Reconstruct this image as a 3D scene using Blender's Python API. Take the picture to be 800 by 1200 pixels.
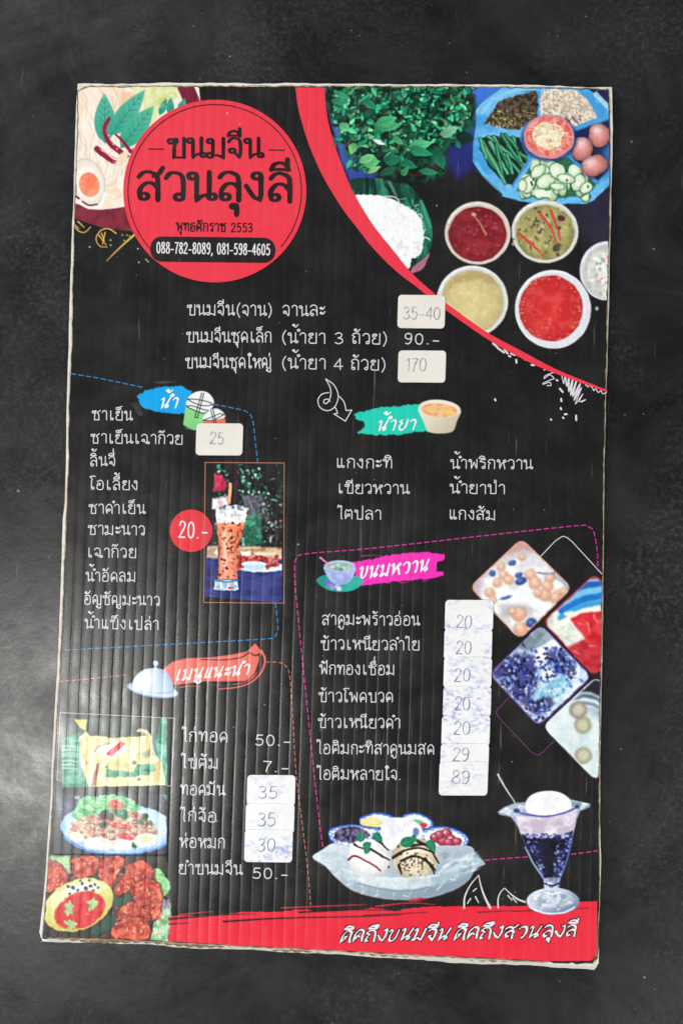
import bpy, math
import numpy as np
from mathutils import Matrix, Vector

sc = bpy.context.scene
col = sc.collection
for o in list(bpy.data.objects):
    bpy.data.objects.remove(o)

# ------------------------------------------------------------------ camera
# The board lies flat on a table; its upper face is the plane z = TOP.
TOP = 0.0055
FPX = 35 / 36 * 1200                       # 35 mm lens, 36 mm tall frame, in photo pixels
rx, ry, rz = [math.radians(a) for a in (-2.84, -2.78, -1.49)]
T = Vector((-0.0095, 0.0007, -0.7252))
Rm = Matrix.Rotation(rz, 3, 'Z') @ Matrix.Rotation(ry, 3, 'Y') @ Matrix.Rotation(rx, 3, 'X')
Ri = Rm.transposed()
cam_loc = -(Ri @ T) + Vector((0, 0, TOP))
cd = bpy.data.cameras.new('camera')
cam = bpy.data.objects.new('camera', cd)
col.objects.link(cam)
cam.matrix_world = Matrix.Translation(cam_loc) @ Ri.to_4x4()
cd.sensor_fit = 'VERTICAL'
cd.sensor_height = 36
cd.sensor_width = 24
cd.lens = 35
cd.clip_start = 0.01
cd.clip_end = 50
sc.camera = cam
sc.render.resolution_x, sc.render.resolution_y = 682, 1024

# ------------------------------------------------------------------ world, lamps, exposure
w = bpy.data.worlds.new('World')
sc.world = w
w.use_nodes = True
bg = w.node_tree.nodes['Background']
bg.inputs[0].default_value = (0.92, 0.96, 1.0, 1)
bg.inputs[1].default_value = 0.15


def area(name, loc, target, size, power, color):
    l = bpy.data.lights.new(name, 'AREA')
    l.shape = 'RECTANGLE'
    l.size, l.size_y = size
    l.energy = power
    l.color = color
    o = bpy.data.objects.new(name, l)
    col.objects.link(o)
    o.location = loc
    o.rotation_euler = (Vector(target) - Vector(loc)).to_track_quat('-Z', 'Y').to_euler()
    return o


area('window_lamp', (-0.80, -0.50, 1.75), (-0.19, -0.18, 0), (0.42, 0.28), 14.3, (1.0, 0.995, 0.95))
area('far_window_lamp', (-3.2, 4.3, 2.4), (0, 0, 0), (1.5, 1.5), 285, (0.92, 0.965, 1.0))
area('side_lamp', (2.25, -1.95, 2.2), (0, 0, 0), (1.3, 1.3), 66, (1.0, 0.99, 0.97))
sc.view_settings.view_transform = 'Standard'
sc.view_settings.look = 'None'
sc.view_settings.exposure = 0.0
sc.view_settings.gamma = 1.0
sc.view_settings.use_curve_mapping = False

# ------------------------------------------------------------------ measuring: photo pixel -> point on the board's plane
_R = np.array([[Ri[i][j] for j in range(3)] for i in range(3)])
_C = np.array(cam_loc)


def plane(px, py, z=TOP):
    px = np.asarray(px, float)
    py = np.asarray(py, float)
    d = np.stack([(px - 400) / FPX, (600 - py) / FPX, -np.ones_like(px)], -1) @ _R.T
    t = (z - _C[2]) / d[..., 2]
    return _C[0] + d[..., 0] * t, _C[1] + d[..., 1] * t


def vnoise(x, y, seed):
    rs = np.random.RandomState(seed)
    G = rs.rand(64, 64)
    xi = np.floor(x).astype(int)
    yi = np.floor(y).astype(int)
    fx = x - xi
    fy = y - yi
    fx = fx * fx * (3 - 2 * fx)
    fy = fy * fy * (3 - 2 * fy)
    a = G[yi % 64, xi % 64]
    b = G[yi % 64, (xi + 1) % 64]
    c = G[(yi + 1) % 64, xi % 64]
    d = G[(yi + 1) % 64, (xi + 1) % 64]
    return (a * (1 - fx) + b * fx) * (1 - fy) + (c * (1 - fx) + d * fx) * fy


def fbm(X, Y, scale, seed=0, octv=3):
    s = 0
    a = 0.5
    t = 0
    for k in range(octv):
        s = s + a * vnoise(X / scale * 2 ** k + 17.3 * k, Y / scale * 2 ** k + 5.1 * k, seed + k)
        t += a
        a *= 0.55
    return s / t


PERIOD = 0.00775


def flute(X, Y):
    """height of the fluted board's face: broad ribs, narrow valleys, pressed flatter in places"""
    ph = X / PERIOD + 0.35 * (vnoise(X / 0.03 + 31, Y / 0.5 + 7, 5) - .5) + 0.12 * (vnoise(X / 0.05 + 11, Y / 0.12 + 3, 8) - .5)
    d = np.abs(ph - np.round(ph))                                  # 0 in the valley, 0.5 on the rib
    p = -np.exp(-(d / 0.09) ** 2) + 0.55 * np.cos((d - .5) * math.pi) ** 2
    m = 0.55 + 0.8 * vnoise(X / 0.022 + 40, Y / 0.16 + 9, 6)
    dent = (vnoise(X / 0.05 + 3, Y / 0.07 + 5, 51) - .5) * 0.00035
    return 0.000115 * m * p + dent


LAYER = 0.00004

# ------------------------------------------------------------------ materials


def srgb(c):
    c = np.asarray(c, float)[..., :3] / 255.0
    return np.where(c <= 0.04045, c / 12.92, ((c + 0.055) / 1.055) ** 2.4)


def nt(name):
    m = bpy.data.materials.new(name)
    m.use_nodes = True
    t = m.node_tree
    t.nodes.clear()
    out = t.nodes.new('ShaderNodeOutputMaterial')
    b = t.nodes.new('ShaderNodeBsdfPrincipled')
    t.links.new(b.outputs[0], out.inputs[0])
    return m, t, b


def node(t, kind, **kw):
    n = t.nodes.new(kind)
    for k, v in kw.items():
        if k.startswith('i_'):
            n.inputs[k[2:].replace('_', ' ')].default_value = v
        else:
            setattr(n, k, v)
    return n


def ramp(t, src, stops):
    r = t.nodes.new('ShaderNodeValToRGB')
    e = r.color_ramp.elements
    while len(e) > 1:
        e.remove(e[-1])
    e[0].position, e[0].color = stops[0][0], tuple(stops[0][1]) + (1,)
    for p, c in stops[1:]:
        n = e.new(p)
        n.color = tuple(c) + (1,)
    t.links.new(src, r.inputs[0])
    return r.outputs[0]


def g3(v):
    return (v, v, v)


def mixc(t, fac, a, b, mode='MIX'):
    m = t.nodes.new('ShaderNodeMix')
    m.data_type = 'RGBA'
    m.blend_type = mode
    for sock, v in ((m.inputs[0], fac), (m.inputs[6], a), (m.inputs[7], b)):
        if hasattr(v, 'is_linked'):
            t.links.new(v, sock)
        else:
            sock.default_value = v if isinstance(v, (int, float)) else tuple(v) + (1,)
    return m.outputs[2]


def mat_print():
    m, t, b = nt('laminated_print')
    at = node(t, 'ShaderNodeAttribute', attribute_name='Col')
    co = node(t, 'ShaderNodeNewGeometry').outputs['Position']
    # grime film and dust on the laminate
    n1 = node(t, 'ShaderNodeTexNoise', i_Scale=26.0, i_Detail=5.0, i_Roughness=0.65)
    t.links.new(co, n1.inputs['Vector'])
    film = ramp(t, n1.outputs[0], [(0.42, g3(0.0)), (0.75, g3(0.035))])
    c = mixc(t, film, at.outputs[0], (0.42, 0.40, 0.37))
    v = node(t, 'ShaderNodeTexVoronoi', i_Scale=95.0, i_Randomness=1.0)
    t.links.new(co, v.inputs['Vector'])
    dots = ramp(t, v.outputs['Distance'], [(0.0, g3(1)), (0.055, g3(0.9)), (0.085, g3(0))])
    sep = node(t, 'ShaderNodeSeparateColor')
    t.links.new(v.outputs['Color'], sep.inputs[0])
    gate = ramp(t, sep.outputs[0], [(0.90, g3(0)), (0.93, g3(0.35)), (1.0, g3(0.75))])
    mul = node(t, 'ShaderNodeMath', operation='MULTIPLY')
    t.links.new(dots, mul.inputs[0])
    t.links.new(gate, mul.inputs[1])
    c = mixc(t, mul.outputs[0], c, (0.55, 0.54, 0.52))
    v2 = node(t, 'ShaderNodeTexVoronoi', i_Scale=210.0)
    t.links.new(co, v2.inputs['Vector'])
    d2 = ramp(t, v2.outputs['Distance'], [(0.0, g3(1)), (0.06, g3(0.8)), (0.11, g3(0))])
    s2 = node(t, 'ShaderNodeSeparateColor')
    t.links.new(v2.outputs['Color'], s2.inputs[0])
    g2 = ramp(t, s2.outputs[1], [(0.93, g3(0)), (0.95, g3(0.18)), (1.0, g3(0.5))])
    m2 = node(t, 'ShaderNodeMath', operation='MULTIPLY')
    t.links.new(d2, m2.inputs[0])
    t.links.new(g2, m2.inputs[1])
    c = mixc(t, m2.outputs[0], c, (0.50, 0.49, 0.47))
    mp = node(t, 'ShaderNodeMapping')
    mp.inputs['Rotation'].default_value = (0, 0, 0.5)
    mp.inputs['Scale'].default_value = (1.0, 0.06, 1.0)
    t.links.new(co, mp.inputs[0])
    ns_ = node(t, 'ShaderNodeTexNoise', i_Scale=330.0, i_Detail=2.0)
    t.links.new(mp.outputs[0], ns_.inputs['Vector'])
    scr_ = ramp(t, ns_.outputs[0], [(0.70, g3(0)), (0.78, g3(0.16))])
    c = mixc(t, scr_, c, (0.5, 0.49, 0.47))
    t.links.new(c, b.inputs['Base Color'])
    n2 = node(t, 'ShaderNodeTexNoise', i_Scale=60.0, i_Detail=4.0)
    t.links.new(co, n2.inputs['Vector'])
    r = ramp(t, n2.outputs[0], [(0.3, g3(0.22)), (0.7, g3(0.34))])
    t.links.new(r, b.inputs['Roughness'])
    b.inputs['Specular IOR Level'].default_value = 0.5
    n3 = node(t, 'ShaderNodeTexNoise', i_Scale=900.0, i_Detail=3.0)
    t.links.new(co, n3.inputs['Vector'])
    bp = node(t, 'ShaderNodeBump', i_Strength=0.10, i_Distance=0.0004)
    t.links.new(n3.outputs[0], bp.inputs['Height'])
    t.links.new(bp.outputs[0], b.inputs['Normal'])
    return m


def mat_sticker():
    m, t, b = nt('paper_sticker')
    at = node(t, 'ShaderNodeAttribute', attribute_name='Col')
    co = node(t, 'ShaderNodeNewGeometry').outputs['Position']
    mp = node(t, 'ShaderNodeMapping')
    mp.inputs['Scale'].default_value = (1, 1.5, 1)
    t.links.new(co, mp.inputs[0])
    n = node(t, 'ShaderNodeTexNoise', i_Scale=260.0, i_Detail=2.5, i_Roughness=0.55)
    t.links.new(mp.outputs[0], n.inputs['Vector'])
    k = ramp(t, n.outputs[0], [(0.44, g3(0)), (0.72, g3(0.95))])
    n2 = node(t, 'ShaderNodeTexNoise', i_Scale=85.0, i_Detail=2.0)
    t.links.new(co, n2.inputs['Vector'])
    k2 = ramp(t, n2.outputs[0], [(0.44, g3(0.05)), (0.60, g3(1))])
    mu = node(t, 'ShaderNodeMath', operation='MULTIPLY')
    t.links.new(k, mu.inputs[0])
    t.links.new(k2, mu.inputs[1])
    mu2 = node(t, 'ShaderNodeMath', operation='MULTIPLY')
    t.links.new(mu.outputs[0], mu2.inputs[0])
    t.links.new(at.outputs['Alpha'], mu2.inputs[1])
    c = mixc(t, mu2.outputs[0], at.outputs[0], (0.16, 0.24, 0.70))
    n4 = node(t, 'ShaderNodeTexNoise', i_Scale=30.0, i_Detail=5.0)
    t.links.new(co, n4.inputs['Vector'])
    c = mixc(t, ramp(t, n4.outputs[0], [(0.45, g3(0)), (0.8, g3(0.25))]), c, (0.62, 0.56, 0.47))
    t.links.new(c, b.inputs['Base Color'])
    b.inputs['Roughness'].default_value = 0.55
    n3 = node(t, 'ShaderNodeTexNoise', i_Scale=160.0, i_Detail=4.0)
    t.links.new(co, n3.inputs['Vector'])
    bp = node(t, 'ShaderNodeBump', i_Strength=0.25, i_Distance=0.0006)
    t.links.new(n3.outputs[0], bp.inputs['Height'])
    t.links.new(bp.outputs[0], b.inputs['Normal'])
    return m


def mat_card(name, ca, cb, cc):
    m, t, b = nt(name)
    co = node(t, 'ShaderNodeNewGeometry').outputs['Position']
    n = node(t, 'ShaderNodeTexNoise', i_Scale=220.0, i_Detail=6.0, i_Roughness=0.7)
    t.links.new(co, n.inputs['Vector'])
    c = ramp(t, n.outputs[0], [(0.26, cc), (0.36, cb), (0.48, ca)])
    t.links.new(c, b.inputs['Base Color'])
    b.inputs['Roughness'].default_value = 0.85
    b.inputs['Specular IOR Level'].default_value = 0.25
    bp = node(t, 'ShaderNodeBump', i_Strength=0.2, i_Distance=0.0005)
    t.links.new(n.outputs[0], bp.inputs['Height'])
    t.links.new(bp.outputs[0], b.inputs['Normal'])
    return m


def mat_table():
    m, t, b = nt('worn_black_tabletop')
    co = node(t, 'ShaderNodeNewGeometry').outputs['Position']

    def noise(scale, det, rough=0.6, dist=0.0):
        n = node(t, 'ShaderNodeTexNoise', i_Scale=scale, i_Detail=det, i_Roughness=rough, i_Distortion=dist)
        t.links.new(co, n.inputs['Vector'])
        return n.outputs[0]
    cl = ramp(t, noise(8.5, 13, 0.72, 1.2), [(0.38, g3(0.0)), (0.64, g3(1.0))])
    base = mixc(t, cl, (0.0035, 0.0035, 0.0042), (0.021, 0.021, 0.023))
    worn = ramp(t, noise(6.0, 8, 0.6, 0.9), [(0.47, g3(0.0)), (0.64, g3(1))])
    grit = ramp(t, noise(260, 6, 0.75), [(0.48, g3(0)), (0.64, g3(1))])
    mu = node(t, 'ShaderNodeMath', operation='MULTIPLY')
    t.links.new(worn, mu.inputs[0])
    t.links.new(grit, mu.inputs[1])
    mu2 = node(t, 'ShaderNodeMath', operation='MULTIPLY')
    t.links.new(mu.outputs[0], mu2.inputs[0])
    mu2.inputs[1].default_value = 0.20
    c = mixc(t, mu2.outputs[0], base, (0.20, 0.20, 0.185))
    for scale, r, lo, amt, cc in ((60, 0.055, 0.78, 0.75, (0.42, 0.42, 0.40)), (150, 0.10, 0.86, 0.55, (0.30, 0.30, 0.29)), (26, 0.035, 0.82, 0.6, (0.40, 0.40, 0.38))):
        v = node(t, 'ShaderNodeTexVoronoi', i_Scale=float(scale))
        t.links.new(co, v.inputs['Vector'])
        d = ramp(t, v.outputs['Distance'], [(0, g3(1)), (r * .6, g3(.9)), (r, g3(0))])
        sp = node(t, 'ShaderNodeSeparateColor')
        t.links.new(v.outputs['Color'], sp.inputs[0])
        gt = ramp(t, sp.outputs[0], [(lo, g3(0)), (lo + .03, g3(amt * .4)), (1, g3(amt))])
        x = node(t, 'ShaderNodeMath', operation='MULTIPLY')
        t.links.new(d, x.inputs[0])
        t.links.new(gt, x.inputs[1])
        c = mixc(t, x.outputs[0], c, cc)
    mp = node(t, 'ShaderNodeMapping')
    mp.inputs['Rotation'].default_value = (0, 0, -0.7)
    mp.inputs['Scale'].default_value = (1.0, 0.12, 1.0)
    t.links.new(co, mp.inputs[0])
    sn = node(t, 'ShaderNodeTexNoise', i_Scale=120.0, i_Detail=3.0, i_Roughness=0.5)
    t.links.new(mp.outputs[0], sn.inputs['Vector'])
    c = mixc(t, ramp(t, sn.outputs[0], [(0.70, g3(0)), (0.78, g3(0.22))]), c, (0.25, 0.25, 0.24))
    t.links.new(c, b.inputs['Base Color'])
    r = ramp(t, noise(17, 14, 0.80, 0.5), [(0.36, g3(0.24)), (0.64, g3(0.40))])
    t.links.new(r, b.inputs['Roughness'])
    b1 = node(t, 'ShaderNodeBump', i_Strength=0.12, i_Distance=0.0006)
    t.links.new(noise(260, 5, 0.7), b1.inputs['Height'])
    b2 = node(t, 'ShaderNodeBump', i_Strength=0.06, i_Distance=0.004)
    t.links.new(noise(24, 5), b2.inputs['Height'])
    t.links.new(b2.outputs[0], b1.inputs['Normal'])
    t.links.new(b1.outputs[0], b.inputs['Normal'])
    return m


M_PRINT = mat_print()
M_STICK = mat_sticker()
M_LINER = mat_card('white_card_liner', (0.82, 0.77, 0.68), (0.70, 0.62, 0.50), (0.34, 0.25, 0.15))
M_BACK = mat_card('torn_back_liner', (0.84, 0.82, 0.78), (0.74, 0.70, 0.64), (0.40, 0.33, 0.25))
M_FLUTE = mat_card('brown_fluting', (0.36, 0.27, 0.16), (0.27, 0.19, 0.11), (0.12, 0.08, 0.05))
M_TABLE = mat_table()

# ------------------------------------------------------------------ mesh helpers


def link(name, V, F, mat, parent=None, cols=None, label=None, smooth=False):
    me = bpy.data.meshes.new(name)
    V = np.asarray(V, np.float32)
    if isinstance(F, np.ndarray):
        n, k = F.shape
        me.vertices.add(len(V))
        me.vertices.foreach_set('co', V.ravel())
        me.loops.add(n * k)
        me.loops.foreach_set('vertex_index', F.astype(np.int32).ravel())
        me.polygons.add(n)
        me.polygons.foreach_set('loop_start', (np.arange(n) * k).astype(np.int32))
        me.polygons.foreach_set('loop_total', np.full(n, k, np.int32))
        me.update(calc_edges=True)
    else:
        me.from_pydata(V.tolist(), [], F)
    if cols is not None:
        cols = np.asarray(cols, np.float32)
        if cols.ndim == 1:
            cols = np.tile(cols, (len(V), 1))
        if cols.shape[1] == 3:
            cols = np.concatenate([cols, np.ones((len(cols), 1), np.float32)], 1)
        a = me.color_attributes.new('Col', 'FLOAT_COLOR', 'POINT')
        a.data.foreach_set('color', cols.astype(np.float32).ravel())
    me.polygons.foreach_set('use_smooth', [smooth] * len(me.polygons))
    me.materials.append(mat)
    me.validate()
    o = bpy.data.objects.new(name, me)
    col.objects.link(o)
    if parent is not None:
        o.parent = parent
    if label:
        o['label'] = label
    return o


def lift(px, py, layer, flat=False):
    X, Y = plane(px, py)
    z = TOP + layer * LAYER + (0 if flat else flute(X, Y))
    return np.stack([X, Y, np.broadcast_to(z, X.shape)], -1)


# ------------------------------------------------------------------ the table
def slab(name, x0, x1, y0, y1, z0, z1, mat):
    V = [(x, y, z) for z in (z0, z1) for y in (y0, y1) for x in (x0, x1)]
    F = [(0, 2, 3, 1), (4, 5, 7, 6), (0, 1, 5, 4), (2, 6, 7, 3), (0, 4, 6, 2), (1, 3, 7, 5)]
    return link(name, V, F, mat)


tab = slab('table_top', -1.3, 1.3, -1.3, 1.3, -0.03, 0.0, M_TABLE)
tab['kind'] = 'structure'
tab['label'] = 'worn matt black table top under the menu board'

# ------------------------------------------------------------------ the board
board = bpy.data.objects.new('menu_board', None)
col.objects.link(board)
board['label'] = 'black corrugated card menu board with food pictures and Thai lettering, lying on the table'
board['category'] = 'menu board'

# measured outline of the card (photo pixels), clockwise from the upper left corner
TOPE = [(90, 97.5), (150, 97), (200, 96.5), (330, 97), (450, 97.5), (560, 98), (640, 99.5), (717.5, 101)]
RIGHT = [(717.5, 101), (718, 150), (717, 200), (716, 240), (714, 320), (712.5, 400), (710, 480), (708.5, 550), (708, 640), (707, 720), (705, 800), (703.5, 880), (703, 960), (704, 1010), (702.5, 1060), (702, 1100), (701, 1134)]
BOTT = [(697, 1138), (640, 1134.5), (560, 1130), (500, 1127.5), (430, 1123), (350, 1118.5), (300, 1116), (230, 1112.5), (170, 1109), (110, 1106.5), (60, 1105.5), (48, 1104.5)]
LEFT = [(45, 1098), (50, 1050), (53, 1015), (57, 950), (61, 870), (65, 800), (68.5, 730), (71, 660), (72.5, 610), (75.5, 585), (76, 540), (77, 490), (79, 420), (81.5, 330), (83.5, 280), (85.5, 220), (87.5, 150)]
OUT = TOPE + RIGHT[1:] + BOTT + LEFT
# outline of the laminated print inside it
TIN = [(94, 106), (100, 101.5), (150, 101), (330, 101), (560, 101.5), (650, 103), (713, 104.5)]
RIN = [(713.5, 130), (714.5, 200), (713.5, 260), (711.5, 340), (710, 420), (708, 500), (706.5, 560), (706, 640), (705, 720), (703, 800), (702, 880), (701.5, 960), (702, 1040), (700.5, 1090), (699, 1120), (693, 1130)]
BIN = [(640, 1127.5), (560, 1123), (500, 1120.5), (430, 1116.5), (350, 1112.5), (280, 1109), (230, 1106), (170, 1103), (120, 1101), (64, 1100)]
LIN = [(50, 1097), (54.5, 1045), (57.5, 1000), (61.5, 940), (65.5, 870), (69.5, 800), (73, 730), (76, 650), (78.5, 590), (80.5, 540), (81.5, 470), (84.5, 400), (86, 320), (87.5, 260), (89.2, 200), (91, 140)]
INN = TIN + RIN + BIN + LIN


def densify(pts, step, closed=True):
    P = np.array(pts, float)
    if closed:
        P = np.vstack([P, P[:1]])
    out = []
    for a, b in zip(P[:-1], P[1:]):
        n = max(1, int(np.hypot(*(b - a)) / step))
        out.append(a + (b - a) * (np.arange(n) / n)[:, None])
    out = np.vstack(out)
    return out if closed else np.vstack([out, P[-1:]])


def ragged(pts, step, amp, seed, inward=0.0):
    D = densify(pts, step)
    c = np.roll(D, -2, 0) - np.roll(D, 2, 0)
    n = np.stack([c[:, 1], -c[:, 0]], 1)
    n /= np.maximum(np.hypot(n[:, 0], n[:, 1]), 1e-6)[:, None]        # outward (clockwise in y-down pixels)
    k = np.arange(len(D))
    j = (vnoise(k / 1.6, k * 0.0, seed) - .5) * amp + (vnoise(k / 7.0, k * 0.0, seed + 1) - .5) * amp * 1.5 + (vnoise(k / 40.0, k * 0.0, seed + 2) - .5) * amp * 1.2
    j = j * np.where((D[:, 1] < 103) | (D[:, 1] > 1098), 1.15, 0.45)   # the long edges are cut cleaner
    return D + n * (j - inward)[:, None]


def ring_slab(name, pts, z0, z1, mat, bevel, zjit, seed, label=None):
    """a card layer: irregular outline, soft upper lip, slight waviness"""
    P = np.asarray(pts)
    n = len(P)
    c = P.mean(0)
    k = np.arange(n)
    wz = (vnoise(k / 9.0, k * 0.0, seed) - .5) * zjit
    rings = []
    nrm = np.roll(P, -2, 0) - np.roll(P, 2, 0)
    nn = np.stack([nrm[:, 1], -nrm[:, 0]], 1)
    nn /= np.maximum(np.hypot(nn[:, 0], nn[:, 1]), 1e-6)[:, None]
    for inn, z in ((0.4, z0), (0, z0 + (z1 - z0) * .25), (0, z1 - bevel), (bevel * 500, z1 - bevel * .25), (bevel * 1400, z1), (14, z1)):
        Q = P - nn * inn
        X, Y = plane(Q[:, 0], Q[:, 1])
        rings.append(np.stack([X, Y, z + wz * (1 if inn < 10 else 0.0)], 1))
    V = np.vstack(rings)
    F = []
    for r in range(len(rings) - 1):
        for i in range(n):
            j = (i + 1) % n
            F.append((r * n + i, (r + 1) * n + i, (r + 1) * n + j, r * n + j))
    F.append(tuple(range(n)))
    F.append(tuple((len(rings) - 1) * n + i for i in reversed(range(n))))
    return link(name, V, F, mat, board, label=label, smooth=False)


def shift(pts, f):
    return [(x + f(x, y)[0], y + f(x, y)[1]) for x, y in pts]


# back liner sticks out a little along the bottom and the left
back = ragged(shift(OUT, lambda x, y: (-0.6 if x < 100 else 0, 1.6 if y > 1090 else 0)), 5, 1.1, 11)
ring_slab('back_liner', back, 0.0004, 0.0013, M_BACK, 0.0003, 0.0004, 21)
front = ragged(shift(OUT, lambda x, y: (0.8 if x < 100 else -.3, -4.6 if y > 1090 else 0)), 5, 0.9, 31)
ring_slab('front_liner', front, TOP - 0.0013, TOP - 0.00055, M_LINER, 0.0004, 0.0004, 41)

# fluting between the liners
nf = 620
Xl, Xr = -0.1965, 0.1955
xs = np.linspace(Xl, Xr, nf)
zs = 0.0029 + 0.0014 * np.sin(xs / PERIOD * 2 * math.pi)
V, F = [], []
for y in (-0.3158, 0.3125):
    for zz in (0.0001, -0.0001):
        V += [(x, y + (0.0008 * math.sin(x * 90)), z + zz) for x, z in zip(xs, zs)]
for i in range(nf - 1):
    a, b_, c, d = i, nf + i, 2 * nf + i, 3 * nf + i
    F += [(a, a + 1, c + 1, c), (b_, d, d + 1, b_ + 1), (a, b_, b_ + 1, a + 1), (c, c + 1, d + 1, d)]
link('fluting', V, F, M_FLUTE, board, smooth=True)

# ------------------------------------------------------------------ painter for the printed pictures (flat print on the laminate)
SS = 1.3
CX0, CY0, CX1, CY1 = 36, 92, 728, 1146
NX, NY = int((CX1 - CX0) * SS), int((CY1 - CY0) * SS)
BLACK = np.array([24, 22, 22.])
CAN = np.tile(BLACK, (NY, NX, 1)).astype(np.float32)
COV = np.zeros((NY, NX), np.float32)
GX = CX0 + np.arange(NX) / SS
GY = CY0 + np.arange(NY) / SS
CLIP = None


def win(x0, y0, x1, y1):
    i0 = max(0, int((x0 - CX0) * SS) - 1)
    i1 = min(NX, int((x1 - CX0) * SS) + 2)
    j0 = max(0, int((y0 - CY0) * SS) - 1)
    j1 = min(NY, int((y1 - CY0) * SS) + 2)
    if i1 <= i0 or j1 <= j0:
        return None
    sl = (slice(j0, j1), slice(i0, i1))
    X, Y = np.meshgrid(GX[i0:i1], GY[j0:j1])
    return sl, X, Y


def put(sl, X, Y, m, c, cover=True):
    if CLIP is not None:
        m = m * CLIP[sl]
    c = c(X, Y) if callable(c) else np.asarray(c, float)
    CAN[sl] = CAN[sl] * (1 - m[..., None]) + c * m[..., None]
    if cover:
        COV[sl] = np.maximum(COV[sl], m)


def sm(d, soft):
    return np.clip(0.5 - d / soft, 0, 1)


def ell(cx, cy, rx_, ry_, c, rot=0, soft=1.0, a=1.0, hi=None, rim=None, rough=0, seed=3):
    R_ = max(rx_, ry_) + soft + 1 + rough
    q = win(cx - R_, cy - R_, cx + R_, cy + R_)
    if q is None:
        return
    sl, X, Y = q
    ca, sa = math.cos(math.radians(rot)), math.sin(math.radians(rot))
    u = ((X - cx) * ca + (Y - cy) * sa) / rx_
    v = (-(X - cx) * sa + (Y - cy) * ca) / ry_
    r = np.hypot(u, v)
    d = (r - 1) * min(rx_, ry_)
    if rough:
        d = d + (fbm(X, Y, rough * 2.2, seed) - .5) * rough * 2
    if hi is not None or rim is not None:
        base = c

        def c(X, Y):
            k = (base(X, Y) if callable(base) else np.asarray(base, float)) * np.ones(X.shape + (1,))
            if rim is not None:
                k = k * (1 - rim * np.clip(r, 0, 1) ** 2.5)[..., None]
            if hi is not None:
                hx, hy, hs, ha = hi
                g = np.exp(-((u - hx) ** 2 + (v - hy) ** 2) / hs ** 2) * ha
                k = k + (255 - k) * np.clip(g, 0, 1)[..., None]
            return k
    put(sl, X, Y, sm(d, soft) * a, c)


def catmull(pts, n=8, closed=False):
    P = np.array(pts, float)
    if len(P) < 3:
        return P
    if closed:
        Q = np.vstack([P[-1:], P, P[:2]])
    else:
        Q = np.vstack([2 * P[:1] - P[1:2], P, 2 * P[-1:] - P[-2:-1]])
    t = (np.arange(n) / n)[:, None]
    out = []
    for i in range(1, len(Q) - 2):
        p0, p1, p2, p3 = Q[i - 1:i + 3]
        out.append(0.5 * (2 * p1 + (p2 - p0) * t + (2 * p0 - 5 * p1 + 4 * p2 - p3) * t ** 2 + (3 * p1 - p0 - 3 * p2 + p3) * t ** 3))
    out = np.vstack(out)
    return out if closed else np.vstack([out, P[-1:]])


def sdf_poly(P, X, Y):
    d = np.full(X.shape, 1e9)
    ins = np.zeros(X.shape, bool)
    for (ax, ay), (bx, by) in zip(P, np.roll(P, -1, 0)):
        ex, ey = bx - ax, by - ay
        l = ex * ex + ey * ey + 1e-9
        wx, wy = X - ax, Y - ay
        t = np.clip((wx * ex + wy * ey) / l, 0, 1)
        d = np.minimum(d, (wx - ex * t) ** 2 + (wy - ey * t) ** 2)
        if abs(ey) > 1e-9:
            cr = ((ay > Y) != (by > Y)) & (X < ex * (Y - ay) / ey + ax)
            ins ^= cr
    d = np.sqrt(d)
    return np.where(ins, -d, d)


def poly(pts, c, soft=1.0, a=1.0, smooth=False, rough=0, rs=3.0, seed=1, grow=0):
    P = catmull(pts, 5, True) if smooth else np.array(pts, float)
    e = soft + 2 + rough + max(grow, 0)
    q = win(P[:, 0].min() - e, P[:, 1].min() - e, P[:, 0].max() + e, P[:, 1].max() + e)
    if q is None:
        return
    sl, X, Y = q
    d = sdf_poly(P, X, Y) - grow
    if rough:
        d = d + (fbm(X, Y, rs, seed) - .5) * 2 * rough
    put(sl, X, Y, sm(d, soft) * a, c)


def polymask(pts, soft=1.0, smooth=False, grow=0):
    P = catmull(pts, 5, True) if smooth else np.array(pts, float)
    m = np.zeros((NY, NX), np.float32)
    q = win(P[:, 0].min() - 3, P[:, 1].min() - 3, P[:, 0].max() + 3, P[:, 1].max() + 3)
    sl, X, Y = q
    m[sl] = sm(sdf_poly(P, X, Y) - grow, soft)
    return m


def line(pts, w_, c, w2=None, a=1.0, smooth=True, soft=0.9):
    P = catmull(pts, 6) if smooth and len(pts) > 2 else np.array(pts, float)
    w2 = w_ if w2 is None else w2
    e = max(w_, w2) + 2
    q = win(P[:, 0].min() - e, P[:, 1].min() - e, P[:, 0].max() + e, P[:, 1].max() + e)
    if q is None:
        return
    sl, X, Y = q
    d = np.full(X.shape, 1e9)
    n = len(P) - 1
    for k in range(n):
        (ax, ay), (bx, by) = P[k], P[k + 1]
        ex, ey = bx - ax, by - ay
        t = np.clip(((X - ax) * ex + (Y - ay) * ey) / (ex * ex + ey * ey + 1e-9), 0, 1)
        ww = w_ + (w2 - w_) * (k + t) / n
        d = np.minimum(d, np.hypot(X - ax - ex * t, Y - ay - ey * t) - ww / 2)
    put(sl, X, Y, sm(d, soft) * a, c)


def nz(c1, c2, scale, seed=0, lo=0.35, hi=0.65, octv=3, sx=1.0, sy=1.0):
    c1 = np.asarray(c1, float)
    c2 = np.asarray(c2, float)

    def f(X, Y):
        t = np.clip((fbm(X * sx, Y * sy, scale, seed, octv) - lo) / (hi - lo), 0, 1)[..., None]
        return c1 * (1 - t) + c2 * t
    return f


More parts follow.
